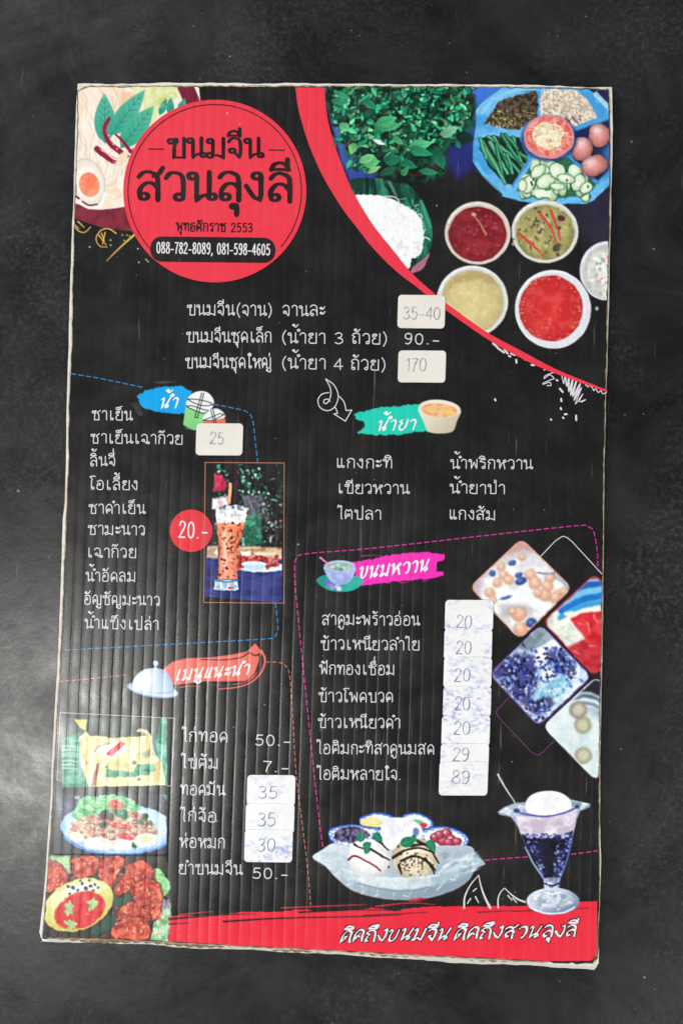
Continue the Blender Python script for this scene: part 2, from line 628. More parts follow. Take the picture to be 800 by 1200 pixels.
def gradc(c1, c2, x0, y0, x1, y1):
    c1 = np.asarray(c1, float)
    c2 = np.asarray(c2, float)
    L2 = (x1 - x0) ** 2 + (y1 - y0) ** 2

    def f(X, Y):
        t = np.clip(((X - x0) * (x1 - x0) + (Y - y0) * (y1 - y0)) / L2, 0, 1)[..., None]
        return c1 * (1 - t) + c2 * t
    return f


def glints(pts, c=(255, 252, 246), w_=1.1, L=2.5, a=.85):
    for k, (x, y) in enumerate(pts):
        t = 0.6 * math.sin(k * 2.1) - .3
        line([(x - L * math.cos(t) / 2, y - L * math.sin(t) / 2), (x + L * math.cos(t) / 2, y + L * math.sin(t) / 2)], w_, c, w_ * .5, a=a)


def begin(clip=None):
    global CLIP
    COV[:] = 0
    CLIP = clip


def photo(warp=1.0, scale=5.0, tex=0.10, ts=2.4, seed=101, blur=1, sharp=0.55):
    """break the drawn shapes up like a small, coarse photo print: local warping, uneven tone"""
    jj, ii = np.nonzero(COV > 0.02)
    j0, j1, i0, i1 = jj.min(), jj.max() + 1, ii.min(), ii.max() + 1
    X, Y = np.meshgrid(GX[i0:i1], GY[j0:j1])
    src = CAN[j0:j1, i0:i1].copy()
    cov = COV[j0:j1, i0:i1]
    dx = (fbm(X, Y, scale, seed, 2) - .5) * 2.6 * warp * SS
    dy = (fbm(X, Y, scale, seed + 7, 2) - .5) * 2.6 * warp * SS
    hh, ww = src.shape[:2]
    Jf, If = np.meshgrid(np.arange(hh), np.arange(ww), indexing='ij')
    sj = np.clip(Jf + dy, 0, hh - 1.001)
    si = np.clip(If + dx, 0, ww - 1.001)
    a, b_ = sj.astype(int), si.astype(int)
    fj, fi = (sj - a)[..., None], (si - b_)[..., None]
    out = (src[a, b_] * (1 - fj) * (1 - fi) + src[a + 1, b_] * fj * (1 - fi) + src[a, b_ + 1] * (1 - fj) * fi + src[a + 1, b_ + 1] * fj * fi)
    for _ in range(int(blur)):
        pd = np.pad(out, ((1, 1), (1, 1), (0, 0)), mode='edge')
        out = (pd[1:-1, 1:-1] * 2 + pd[:-2, 1:-1] + pd[2:, 1:-1] + pd[1:-1, :-2] + pd[1:-1, 2:]) / 6
    n = fbm(X, Y, 1.3, seed + 20, 2) - .5
    n2 = fbm(X, Y, 4.5, seed + 30, 2) - .5
    out = out * (1 + tex * 1.1 * n + tex * 0.9 * n2)[..., None]
    pd = np.pad(out, ((2, 2), (2, 2), (0, 0)), mode='edge')
    bl = sum(pd[2 + q:pd.shape[0] - 2 + q, 2 + r:pd.shape[1] - 2 + r] for q in (-2, 0, 2) for r in (-2, 0, 2)) / 9
    out = np.clip(out + sharp * (out - bl), 3, 255)
    lum = out.mean(-1, keepdims=True)
    out = np.clip(out + (lum - 118) * 0.10, 3, 255)                # snappier tones
    ok = (cov > .6) & (cov[a, b_] > .6)
    CAN[j0:j1, i0:i1] = np.where(ok[..., None], out, src)


def emit(name, layer, label=None, parent=None):
    """the painted area as a fine sheet of its own that follows the board's ribs"""
    global CLIP
    CLIP = None
    k = COV > 0.02
    q = k[:-1, :-1] | k[1:, :-1] | k[:-1, 1:] | k[1:, 1:]
    jj, ii = np.nonzero(q)
    used = np.zeros((NY, NX), bool)
    for dj in (0, 1):
        for di in (0, 1):
            used[jj + dj, ii + di] = True
    idx = np.full((NY, NX), -1, np.int64)
    vj, vi = np.nonzero(used)
    idx[vj, vi] = np.arange(len(vj))
    V = lift(GX[vi], GY[vj], layer)
    F = np.stack([idx[jj, ii], idx[jj + 1, ii], idx[jj + 1, ii + 1], idx[jj, ii + 1]], 1)
    return link(name, V, F, M_PRINT, parent or board, srgb(CAN[vj, vi]), label, smooth=True)


def strips(name, xs, yt, yb, c, layer, parent=None, label=None, step=14):
    """a flat-coloured printed area between two edges, in narrow upright strips"""
    nr = int(max(2, np.max(yb - yt) / step + 2))
    t = np.linspace(0, 1, nr)[:, None]
    Yp = yt[None] * (1 - t) + yb[None] * t
    Xp = np.broadcast_to(xs[None], Yp.shape)
    V = lift(Xp, Yp, layer).reshape(-1, 3)
    n = len(xs)
    r, k = np.meshgrid(np.arange(nr - 1), np.arange(n - 1), indexing='ij')
    a = (r * n + k).ravel()
    F = np.stack([a, a + n, a + n + 1, a + 1], 1)
    # bake the same colour into the picture canvas so later prints blend into it
    q = win(xs.min(), yt.min(), xs.max(), yb.max())
    sl, X, Y = q
    m = (Y > np.interp(X, xs, yt)) & (Y < np.interp(X, xs, yb)) & (X >= xs.min()) & (X <= xs.max())
    CAN[sl] = np.where(m[..., None], np.asarray(c, float), CAN[sl])
    return link(name, V, F, M_PRINT, parent or board, srgb(c), label, smooth=True)


# ------------------------------------------------------------------ the black printed face
rows = np.concatenate([np.arange(104, 1098, 7.0), [1098]])
lef = np.array([p for p in LIN[::-1]])
rig = np.array([(713, 104.5)] + RIN)
xl = np.interp(rows, lef[:, 1], lef[:, 0]) + (vnoise(rows / 9, rows * 0, 71) - .5) * 1.6
xr = np.interp(rows, rig[:, 1], rig[:, 0]) + (vnoise(rows / 9, rows * 0, 72) - .5) * 1.6
ns = 1000
s = np.linspace(0, 1, ns)[None]
Xg = xl[:, None] * (1 - s) + xr[:, None] * s
tp = np.array(TIN)
bt = np.array(BIN[::-1])
ytop = np.interp(Xg[0], tp[:, 0], tp[:, 1]) + (vnoise(Xg[0] / 5, Xg[0] * 0, 73) - .5) * 1.8
ybot = np.interp(Xg[-1], np.append(bt[:, 0], [693, 701]), np.append(bt[:, 1], [1130, 1123])) + (vnoise(Xg[0] / 5, Xg[0] * 0, 74) - .5) * 2.6
f = (rows - rows[0])[:, None] / (rows[-1] - rows[0])
Yg = ytop[None] * (1 - f) + ybot[None] * f
V = lift(Xg, Yg, 0).reshape(-1, 3)
nr = len(rows)
r, k = np.meshgrid(np.arange(nr - 1), np.arange(ns - 1), indexing='ij')
a = (r * ns + k).ravel()
F = np.stack([a, a + ns, a + ns + 1, a + 1], 1)
link('printed_face', V, F, M_PRINT, board, srgb(BLACK), 'black laminated face with upright ribs', smooth=True)
FACE = polymask(list(zip(Xg[0], ytop)) + list(zip(xr, Yg[:, -1])) + list(zip(Xg[-1][::-1], ybot[::-1])) + list(zip(xl[::-1], Yg[::-1, 0])), 0.8, grow=-0.4) if False else None
_o = np.vstack([np.stack([Xg[0], Yg[0]], 1)[::6], np.stack([Xg[:, -1], Yg[:, -1]], 1), np.stack([Xg[-1], Yg[-1]], 1)[::-6], np.stack([Xg[:, 0], Yg[:, 0]], 1)[::-1]])
FACE = polymask(_o, 0.8, grow=-0.9)
RS = np.random.RandomState


def Z(x0, y0, s):
    """coordinates measured on an enlargement of the photo -> photo pixels"""
    return lambda pts: [(x0 + x / s, y0 + y / s) for x, y in pts]


def leaf(x, y, L, wd, ang, c, vein=None, seed=0, a=1.0):
    t = np.linspace(0, 1, 9)
    ca, sa = math.cos(ang), math.sin(ang)
    wv = wd * np.sin(math.pi * t ** 0.8) ** 0.9
    up = [(x + ca * L * u - sa * v, y + sa * L * u + ca * v) for u, v in zip(t, wv)]
    dn = [(x + ca * L * u + sa * v, y + sa * L * u - ca * v) for u, v in zip(t[::-1], wv[::-1])]
    poly(up + dn[1:-1], c, 0.9, a)
    if vein is not None:
        line([(x, y), (x + ca * L * .9, y + sa * L * .9)], 0.7, vein, 0.4, a=.8)


# ================= top left: drawn noodle bowl =================
z = Z(80, 95, 4.706)
begin(FACE)
CREAM = (252, 234, 212)
poly([(70, 90), (232, 90), (236, 130), (190, 160), (152, 200), (148, 247), (75, 247)], nz((254, 242, 228), (250, 222, 190), 22, 3, .35, .75))
r_ = RS(4)
for k in range(120):                                               # drawn strands of noodle
    x = 88 + r_.rand() * 75
    y = 100 + r_.rand() * 95
    q = 12 + 20 * r_.rand()
    line([(x, y), (x + q * .25, y + q * .6), (x + q * .1, y + q * 1.3)], 0.8, (232, 192, 154) if k % 2 else (255, 252, 246), a=.8)
poly(z([(300, 60), (380, 80), (350, 130), (300, 200), (270, 190), (290, 120)]), (247, 190, 150), 5, .7, True)
poly(z([(340, 20), (600, 20), (590, 100), (520, 150), (470, 230), (410, 260), (420, 120)]), nz((222, 228, 150), (238, 238, 190), 6, 5), 2, 1, True)
for k in range(16):
    x, y = z([(430 + 120 * r_.rand(), 40 + 120 * r_.rand())])[0]
    line([(x, y), (x + 8, y - 3), (x + 14, y + 2)], 0.8, (190, 205, 110), a=.6)
poly(z([(590, 10), (690, 20), (720, 90), (730, 130), (640, 140), (630, 100)]), (120, 25, 50), 1.2)
G1, G2 = (40, 150, 125), (110, 195, 165)
for bx, by, L, wd, an in ((505, 150, 22, 4.2, -1.2), (560, 150, 22, 4.5, -1.5), (610, 140, 20, 4.5, -1.2)):
    x, y = z([(bx, by + 40)])[0]
    leaf(x, y, L, wd, an, nz(G1, G2, 5, 9), (30, 120, 105))
for tip, base, wd in (((200, 66), (205, 345), 12.5), ((425, 48), (235, 300), 11.5), ((472, 138), (290, 370), 13)):
    (tx, ty), (bx, by) = z([tip, base])
    L = math.hypot(tx - bx, ty - by)
    an = math.atan2(ty - by, tx - bx)
    leaf(bx, by, L, wd, an, gradc((50, 165, 138), (95, 190, 160), bx, by, tx, ty), (20, 110, 100))
    for u in np.linspace(.15, .8, 6):
        for sd in (-1, 1):
            px, py = bx + (tx - bx) * u, by + (ty - by) * u
            q = wd * .8 * math.sin(math.pi * u ** .8)
            line([(px, py), (px + math.cos(an + sd * .75) * q, py + math.sin(an + sd * .75) * q)], 0.8, (20, 115, 105), 0.4, a=.8)
CH = (146, 18, 52)
line(z([(225, 210), (200, 265), (228, 340), (290, 392)]), 4.2, CH, 6.5)
line(z([(228, 230), (212, 275), (240, 345)]), 1.2, (215, 95, 120), .6, a=.9)
line(z([(160, 375), (200, 410), (262, 448), (330, 415)]), 7.2, CH, 3.5)
line(z([(175, 375), (220, 405), (265, 425), (310, 418)]), 1.5, (226, 120, 140), .7, a=.9)
for p_ in ((190, 385), (230, 412), (265, 432), (225, 300), (250, 350), (270, 375), (300, 340)):
    ell(*z([p_])[0], 1.3, .7, (255, 225, 225), 30, 1, .9)
line(z([(262, 295), (300, 330), (345, 390)]), 2.2, CH, 4.5)
line(z([(225, 210), (236, 196)]), 2.6, CH, .6)
line(z([(345, 388), (360, 372)]), 2.0, CH, .6)
poly(z([(290, 400), (330, 380), (330, 440), (290, 470), (250, 470)]), (250, 222, 195), 2)
ell(*z([(108, 560)])[0], 20.4, 28.4, (206, 176, 148), -14, a=.8)
ell(*z([(108, 560)])[0], 19.5, 27.5, (254, 246, 228), -14, rim=.08)
ell(*z([(112, 566)])[0], 15.5, 20, (255, 250, 238), -14, 3, .8)
ell(*z([(118, 572)])[0], 12, 14.6, nz((250, 130, 95), (252, 165, 130), 9, 2), -14)
for k in range(9):                                                 # noodle swirl under the chilies
    q = 14 + 5 * k
    line([(118 + q * .9 * math.cos(t), 196 + q * .8 * math.sin(t)) for t in np.linspace(-.6 + .1 * k, 1.3, 9)], .9, (236, 200, 165) if k % 2 else (255, 248, 238), a=.7)
for p_ in ((250, 640), (230, 590), (270, 500), (215, 655)):
    ell(*z([p_])[0], 3.4, 2.6, (255, 244, 226), 20, 1.2, .9, rim=.12)
ell(*z([(293, 560)])[0], 5, 9, (255, 246, 230), 10, a=.9)
line(z([(0, 600), (60, 660), (120, 700), (175, 690), (205, 620)]), 3.2, (255, 250, 245))
line(z([(80, 665), (115, 685), (160, 680)]), 2.0, (130, 30, 55))
line(z([(30, 625), (60, 648)]), 2.6, (130, 30, 55))
poly(z([(0, 672), (60, 680), (110, 706), (180, 710), (260, 702), (330, 690), (360, 830), (200, 812), (100, 780), (0, 745)]), nz((118, 28, 50), (140, 42, 60), 10, 4), 1.2)
YL = (240, 195, 95)
for pts in (([(25, 770), (50, 820), (90, 835), (125, 805)]), ([(30, 785), (60, 815)]), ([(55, 775), (90, 808)]), ([(265, 840), (225, 815), (180, 825), (155, 870), (175, 910), (215, 915)]), ([(185, 840), (200, 880)]), ([(205, 835), (190, 900)]), ([(170, 850), (210, 905)])):
    line(z(pts), 1.5, YL, 1.0)
line(z([(365, 848), (290, 915), (212, 992)]), 2.4, YL, .8)
for x, y in ((300, 850), (235, 905), (325, 850), (340, 855), (310, 880), (120, 915), (385, 925), (430, 985), (390, 1000), (440, 995)):
    ell(*z([(x, y)])[0], .9, .9, YL if y < 900 else (230, 225, 215))
emit('printed_illustration', 1, 'drawn noodle bowl with basil leaves, red chilies and half an egg')

# ================= red swoosh =================
SWL = [(346, 100), (349, 125), (357, 155), (366, 180), (380, 210), (400, 243), (415, 263), (437, 291), (464, 318), (490, 338), (512, 356), (545, 380), (577, 401.5), (605, 417), (636, 432), (681, 449), (712, 460)]
SWR = [(380, 100), (381, 118), (384.5, 143), (392, 170), (403, 200), (414, 226), (437, 264), (460, 293), (481, 319), (505, 341), (521, 354), (548, 374), (574, 391.7), (610, 411), (655, 434.5), (712, 457.5)]
RED = (240, 58, 76)
PHOTO = polymask(catmull(SWR, 5).tolist() + [(725, 462), (725, 95), (380, 95)], 1.0) * FACE

# ================= top right: printed photograph =================
begin(PHOTO)
poly([(376, 95), (470, 95), (450, 200), (415, 225), (400, 190)], gradc((95, 135, 205), (40, 60, 150), 400, 110, 425, 220), 4)
poly([(540, 95), (600, 95), (575, 120), (560, 200), (530, 190)], gradc((60, 120, 220), (18, 24, 70), 560, 110, 545, 200), 8)
poly([(690, 95), (725, 95), (725, 150), (700, 120)], (35, 34, 78), 2)
poly([(655, 225), (725, 190), (725, 300), (690, 290)], (36, 32, 60), 20, .8)
poly([(525, 160), (552, 160), (553, 200), (535, 210), (520, 190)], (30, 38, 120), 12, .9)
emit('printed_backdrop', 1, 'dark blue backdrop of the large printed food photograph')

begin(PHOTO)
poly([(388, 100), (540, 100), (552, 150), (520, 180), (522, 200), (500, 212), (455, 207), (420, 196), (412, 165), (392, 140)], nz((8, 34, 26), (24, 92, 66), 9, 12), 5, 1, True, 4, 6)
poly([(396, 150), (404, 148), (412, 178), (408, 180)], (130, 75, 60), 2, .9)
line([(455, 200), (490, 205), (515, 190)], 3, (90, 28, 30), a=.7)
r_ = RS(12)
greens = [(22, 122, 82), (38, 150, 105), (70, 172, 118), (16, 92, 66), (105, 190, 130), (30, 134, 100), (10, 70, 50)]
for k in range(900):
    x = 390 + 162 * r_.rand()
    y = 100 + 98 * r_.rand() ** 1.1
    if y > 150 + (552 - x) * .45 or (x < 410 and y > 140 + (x - 390) * 2.2) or (x > 520 and y > 172):
        continue
    g = np.array(greens[int(r_.rand() * 7)]) * (0.6 + .75 * r_.rand())
    L = 4 + 9 * r_.rand()
    an_ = r_.rand() * 6.3
    leaf(x + .8, y + 1.0, L, L * .26, an_, (6, 30, 24), None, a=.55)
    leaf(x, y, L, L * .24, an_, g, np.minimum(g * 1.5 + 14, 255) if k % 2 else None)
    if k % 9 == 0:
        ell(x, y, 3 + 3 * r_.rand(), 2 + 2 * r_.rand(), (8, 28, 22), soft=3, a=.8)
    if k % 33 == 0:
        ell(x, y, 2.2, 1.4, (110, 40, 35), soft=2, a=.7)
for x, y, L, wd, an, g in ((440, 150, 30, 6, -.12, (60, 165, 110)), (425, 118, 18, 5, .5, (34, 140, 98)), (398, 144, 16, 5, .7, (105, 195, 135)), (440, 146, 26, 7, -.3, (70, 180, 120)), (478, 172, 28, 7, -.15, (85, 190, 130)), (478, 174, 30, 6, .25, (40, 150, 105)), (515, 158, 24, 6, -.35, (125, 190, 150)), (424, 192, 22, 6.5, -.15, (95, 190, 125)), (420, 190, 20, 5, -.4, (120, 205, 135)), (430, 203, 18, 3.5, -.5, (150, 210, 130)), (449, 188, 22, 7, -.1, (22, 120, 90)), (512, 178, 22, 6.5, 1.2, (22, 118, 88)), (470, 190, 20, 5, .3, (30, 130, 92)), (490, 200, 24, 4, .1, (40, 140, 100)), (470, 206, 14, 4, -.9, (60, 150, 100)), (445, 205, 22, 4.5, -.4, (26, 100, 74)), (534, 160, 22, 8, .15, (14, 50, 44)), (415, 168, 14, 5, 1.9, (115, 190, 120)), (535, 165, 10, 3, 1.2, (40, 130, 95)), (388, 158, 16, 3, 1.2, (40, 120, 100)), (392, 108, 20, 4, .4, (60, 160, 120)), (388, 118, 22, 4, .1, (48, 150, 110)), (460, 160, 16, 4, .6, (80, 170, 110))):
    leaf(x, y, L, wd, an, gradc(np.array(g) * .8, np.minimum(np.array(g) * 1.15, 255), x, y, x + L * math.cos(an + .5), y + L * math.sin(an + .5)), np.array(g) * .7)
poly([(437, 163), (446, 164), (452, 170), (443, 170)], (225, 240, 232), 1)
photo(0.98, 5.2, 0.110)
emit('printed_leaves', 2, 'printed bundle of green herb leaves')

begin(PHOTO)
z = Z(400, 200, 6.667)
poly(z([(60, 90), (130, 58), (190, 60), (300, 62), (420, 95), (520, 110), (610, 210), (670, 320), (705, 430), (705, 560), (660, 680), (540, 760), (500, 700), (100, 250)]), nz((14, 62, 50), (40, 130, 100), 9, 7, sy=.35), 1, 1, True)
for p, q, c in (((195, 62), (205, 190), (10, 34, 30)), ((250, 70), (270, 200), (12, 40, 34)), ((310, 70), (330, 180), (60, 140, 110)), ((375, 90), (430, 205), (100, 170, 140)), ((500, 120), (600, 330), (30, 110, 86)), ((345, 110), (400, 200), (16, 30, 28)), ((620, 240), (690, 440), (80, 165, 135))):
    line(z([p, q]), 3.5, c, 2, a=.8, soft=2.5)
poly(z([(560, 750), (640, 690), (690, 640), (640, 760), (570, 800), (540, 790)]), (176, 104, 130), 1, 1, True)
poly(z([(105, 205), (200, 190), (300, 195), (420, 235), (520, 290), (600, 350), (640, 460), (635, 600), (600, 670), (545, 690), (520, 770), (400, 640), (200, 380)]), nz((222, 222, 220), (255, 254, 252), 5, 8, .2, .55), 1.2, 1, True, 1.2, 3)
r_ = RS(5)
for k in range(90):
    x, y = z([(180 + 430 * r_.rand(), 220 + 420 * r_.rand())])[0]
    if (x - 400) * .9 < (y - 232):
        continue
    q = 3 + 6 * r_.rand()
    an = r_.rand() * 6.3
    line([(x, y), (x + q * math.cos(an), y + q * math.sin(an)), (x + q * math.cos(an + .8) * 1.6, y + q * math.sin(an + .8) * 1.6)], .9, (255, 255, 255) if k % 3 else (206, 208, 208), a=.5)
line(z([(330, 205), (400, 205), (440, 225), (460, 265)]), 1.3, (205, 214, 225))
for x, y, r in ((608, 362, 3.0), (620, 560, 2.2), (575, 655, 2.0)):
    line([(z([(x, y)])[0][0] + r * math.cos(t), z([(x, y)])[0][1] + r * math.sin(t)) for t in np.linspace(0, 6.1, 9)], 1.3, (222, 224, 240))
line(z([(635, 520), (665, 525), (690, 540)]), 1.4, (210, 225, 225))
line(z([(610, 450), (640, 470), (655, 462)]), 1.2, (210, 225, 225))
photo(0.45, 6.5, 0.030)
emit('printed_noodles', 3, 'printed white rice noodles on a banana leaf')

begin(PHOTO)
z = Z(540, 95, 4.444)
TB = (78, 168, 226)
poly(z([(60, 420), (62, 330), (78, 220), (75, 150), (110, 110), (220, 30), (380, 22), (560, 22), (660, 40), (740, 100), (800, 170), (800, 480), (770, 545), (690, 620), (650, 640), (560, 640), (480, 648), (300, 625), (210, 600), (200, 560), (110, 490), (90, 455)]), nz((66, 158, 220), (112, 188, 236), 16, 4), 1.2)
line(z([(80, 430), (130, 500), (230, 580), (400, 622), (560, 622), (680, 585), (775, 510)]), 5, (100, 190, 240), a=.8)
line(z([(110, 165), (170, 95), (290, 48), (400, 38)]), 4, (140, 205, 238), a=.75)
line(z([(700, 70), (770, 140)]), 6, (165, 215, 228), a=.9)
for p in ((75, 470), (200, 590), (665, 600)):
    ell(*z([p])[0], 2.6, 1.6, (24, 44, 84), 30, soft=1.5, a=.9)
# dark minced filling
poly(z([(118, 222), (160, 160), (195, 105), (300, 72), (385, 52), (402, 90), (395, 185), (330, 225), (300, 258), (200, 240)]), nz((46, 38, 32), (112, 92, 70), 2.6, 21, .3, .7), 1.4, 1, False, 1, 2)
r_ = RS(31)
for k in range(150):
    x, y = 140 + 230 * r_.rand(), 150 + 90 * r_.rand()
    if (x - 118) < (222 - y) * .9 or x > 330 and y > 200:
        continue
    X_, Y_ = z([(x, y)])[0]
    line([(X_, Y_), (X_ + 3 * r_.randn() * .6, Y_ + 2 * r_.randn() * .6)], .9, [(190, 176, 88), (40, 32, 26), (122, 96, 60), (214, 205, 140)][k % 4])
# sprouts
poly(z([(415, 60), (480, 40), (600, 50), (660, 100), (705, 180), (690, 205), (600, 238), (540, 225), (500, 190), (412, 175)]), nz((196, 180, 160), (240, 226, 206), 3, 22), 1.4)
for k in range(190):
    x, y = 415 + 280 * r_.rand(), 45 + 180 * r_.rand()
    if y < 45 + max(0, (x - 560)) * .95 or (x < 520 and y > 185):
        continue
    X_, Y_ = z([(x, y)])[0]
    an = r_.rand() * 3.1
    q = 2 + 4 * r_.rand()
    line([(X_, Y_), (X_ + q * math.cos(an), Y_ + q * math.sin(an))], .8, [(252, 244, 228), (180, 150, 128), (226, 206, 180), (150, 120, 110)][k % 4], a=.85)
for k in range(14):
    X_, Y_ = z([(495 + 9 * k, 180 + (k * 37) % 30)])[0]
    line([(X_, Y_), (X_ + 2, Y_ + 5)], 1.1, (96, 66, 84), a=.8)
# beans compartment
poly(z([(88, 300), (140, 285), (300, 295), (355, 400), (268, 545), (215, 520), (140, 440)]), (14, 48, 40), 2)
beans = [((110, 310), (220, 500)), ((105, 350), (170, 450)), ((140, 290), (330, 440)), ((170, 290), (260, 470)), ((210, 280), (320, 450)), ((150, 320), (240, 480)), ((270, 295), (310, 420)), ((180, 330), (215, 500)), ((120, 340), (230, 530)), ((220, 380), (300, 470)), ((300, 370), (350, 410)), ((100, 300), (130, 400)), ((240, 380), (265, 480)), ((230, 280), (290, 350))]
for k, (p, q) in enumerate(beans):
    line(z([p, q]), 4.6, (14, 60, 48))
    line(z([p, q]), 3.4, [(52, 150, 104), (34, 126, 88), (76, 170, 120)][k % 3])
    line(z([(p[0] + 3, p[1] - 2), (q[0] + 3, q[1] - 2)]), 1.0, (150, 212, 172), a=.6)
poly(z([(300, 290), (330, 290), (372, 395), (268, 560), (262, 545), (350, 405)]), (70, 150, 216), 1.2)
# cucumber compartment
poly(z([(372, 415), (560, 395), (705, 535), (650, 600), (460, 612), (288, 575)]), (52, 110, 84), 2)
for k in range(44):
    x, y = 310 + 360 * r_.rand(), 430 + 160 * r_.rand()
    if x + (y - 420) * .55 < 380 or y < 420 + max(0, x - 540) * .8:
        continue
    X_, Y_ = z([(x, y)])[0]
    an = r_.rand() * 180
    ell(X_ + .6, Y_ + .8, 9.5, 6, (44, 110, 76), an, 1.5)
    ell(X_, Y_, 9, 5.2, [(196, 226, 176), (222, 238, 204), (168, 208, 150)][k % 3], an, hi=(0, -.1, .7, .35), rim=.12)
for x, y, rx_, ry_, an in ((440, 520, 13, 9, -30), (350, 540, 8, 13, 15), (590, 470, 9.5, 9, 0), (610, 530, 8, 12, 25), (500, 470, 10, 12, -30), (545, 510, 12, 6, 15), (650, 555, 9, 7, -30), (320, 545, 6, 8, 0), (500, 550, 10, 5, 5), (400, 470, 12, 7, -40)):
    ell(*z([(x, y)])[0], rx_ * .92, ry_ * .92, (38, 104, 70), an, 1.4)
    ell(*z([(x, y)])[0], rx_ * .84, ry_ * .84, (212, 234, 192), an, hi=(-.2, -.2, .7, .5), rim=.10)
poly(z([(385, 565), (465, 575), (465, 608), (380, 598)]), (238, 246, 222), 1)
for p in ((372, 515), (368, 540), (660, 548), (548, 520), (362, 528)):
    ell(*z([p])[0], 1.0, 1.5, (30, 44, 30))
line(z([(560, 390), (715, 530)]), 4.5, (66, 150, 214))
# egg compartment
poly(z([(585, 262), (700, 225), (790, 195), (790, 440), (712, 520), (585, 400)]), (26, 44, 92), 3)
poly(z([(740, 300), (800, 280), (800, 450), (740, 500)]), (56, 128, 200), 10, .8)
line(z([(590, 245), (700, 205), (790, 180)]), 4, (78, 160, 222))
for x, y, rx_, ry_, an in ((717, 282, 12.6, 14.2, 0), (628, 353, 12.9, 14, 20), (692, 440, 16.2, 12, -22)):
    ell(*z([(x + 4, y + 8)])[0], rx_ * 1.04, ry_ * 1.04, (30, 20, 40), an, 4, .6)
    ell(*z([(x, y)])[0], rx_, ry_, (228, 142, 134), an, hi=(-.2, -.42, .5, .55), rim=.34)
# centre bowl of papaya shreds
ell(*z([(457, 300)])[0], 33, 27.5, (30, 54, 110), 0, 4, .7)
ell(*z([(457, 290)])[0], 29.7, 25.9, (236, 150, 160), rim=.1)
ell(*z([(457, 286)])[0], 26.6, 22.8, nz((232, 92, 84), (238, 160, 140), 4, 3))
ell(*z([(450, 285)])[0], 18, 16, nz((228, 206, 160), (250, 240, 206), 3.5, 15), rough=3)
for k in range(80):
    x, y = z([(457, 288)])[0]
    q, an = 22 * r_.rand() ** .6, r_.rand() * 6.3
    x, y = x + q * math.cos(an), y + q * .82 * math.sin(an)
    a2 = r_.rand() * 6.3
    line([(x, y), (x + 4 * math.cos(a2), y + 3 * math.sin(a2))], .9, [(250, 240, 210), (240, 180, 150), (255, 250, 235), (216, 120, 100)][k % 4], a=.75)
photo(0.85, 6.5, 0.070)
emit('printed_vegetable_tray', 3, 'printed blue tray of beans, cucumber, eggs and sprouts around a pink bowl')


def bowl(cx, cy, rx_, ry_, ix, iy, irx, iry, rimc, soup, label, extra=None, rot=0):
    begin(PHOTO)
    ell(cx, cy, rx_, ry_, rimc, rot, 1.1, rim=.10)
    ell(ix, iy, irx + 1.6, iry + 1.6, np.array(rimc) * .86, rot, 1.8)
    ell(ix, iy, irx, iry, soup, rot, 1.3, rim=.12)
    if extra:
        extra()
    rq = RS(int(cx))
    for k in range(26):                                            # oil eyes and wet glints
        an, q = rq.rand() * 6.3, rq.rand() ** .5 * .9
        x, y = ix + irx * q * math.cos(an), iy + iry * q * math.sin(an)
        ell(x, y, .8 + 1.6 * rq.rand(), .7 + 1.1 * rq.rand(), (255, 236, 205), 180 * rq.rand(), 1.3, .16)
    an = np.radians(np.linspace(200, 300, 12))
    line([(cx + (rx_ - 2.2) * math.cos(t), cy + (ry_ - 2.2) * math.sin(t)) for t in an], 1.5, (255, 255, 255), .8, a=.6)
    an = np.radians(np.linspace(20, 110, 12))
    line([(ix + (irx + .6) * math.cos(t), iy + (iry + .6) * math.sin(t)) for t in an], 1.4, (255, 255, 255), .6, a=.35)
    photo(0.52, 7.8, 0.040)
    emit('printed_bowl', 4, label)


def ex1():
    ell(555, 252, 3, 2.6, (176, 130, 96), hi=(-.2, -.3, .7, .4))
    line([(556, 254), (562, 262), (569, 275)], 1.6, (170, 120, 88), 3)
    r_ = RS(3)
    for k in range(60):
        ell(559 + 26 * r_.randn() * .45, 274 + 24 * r_.randn() * .45, .8, .7, (196, 80, 80), a=.5)


bowl(559.3, 273.2, 38.6, 37, 559, 274.5, 33.8, 32.3, (232, 216, 200), nz((138, 28, 44), (162, 44, 56), 12, 2), 'printed bowl of dark red curry', ex1)


def ex2():
    r_ = RS(8)
    for k in range(70):
        ell(637 + 15 * r_.randn(), 270 + 14 * r_.randn(), 1 + 2.2 * r_.rand(), .8 + 1.6 * r_.rand(), [(92, 66, 58), (196, 186, 130), (122, 112, 60), (70, 52, 60), (206, 198, 150)][k % 5], 180 * r_.rand(), 1.4, .75)
    ell(657, 256, 4.5, 3.2, (96, 44, 66), 20, 1.2)
    ell(652, 290, 6, 4, (60, 54, 56), -40, 2, .8)
    for p in ([(632, 250), (645, 268), (652, 287)], [(645, 247), (651, 264), (656, 281)], [(607, 274), (622, 286), (636, 300)], [(613, 279), (625, 286)]):
        line(p, 3.0, (214, 40, 48), 1.8)
        line([(x - .6, y - .3) for x, y in p], .8, (244, 130, 120), a=.7)


bowl(638, 271.5, 39.2, 37, 638, 272.5, 34.5, 32.3, (232, 232, 222), nz((160, 156, 92), (190, 180, 112), 10, 6), 'printed bowl of green curry with red chili strips', ex2)


def ex3():
    poly([(524, 340), (532, 326), (552, 318), (575, 323), (584, 336), (560, 328), (536, 332)], (172, 146, 84), 4, .5)


bowl(553, 353, 42, 41.8, 553, 354, 36.6, 37, (236, 234, 230), nz((216, 198, 134), (226, 208, 150), 9, 9), 'printed bowl of yellow curry', ex3)


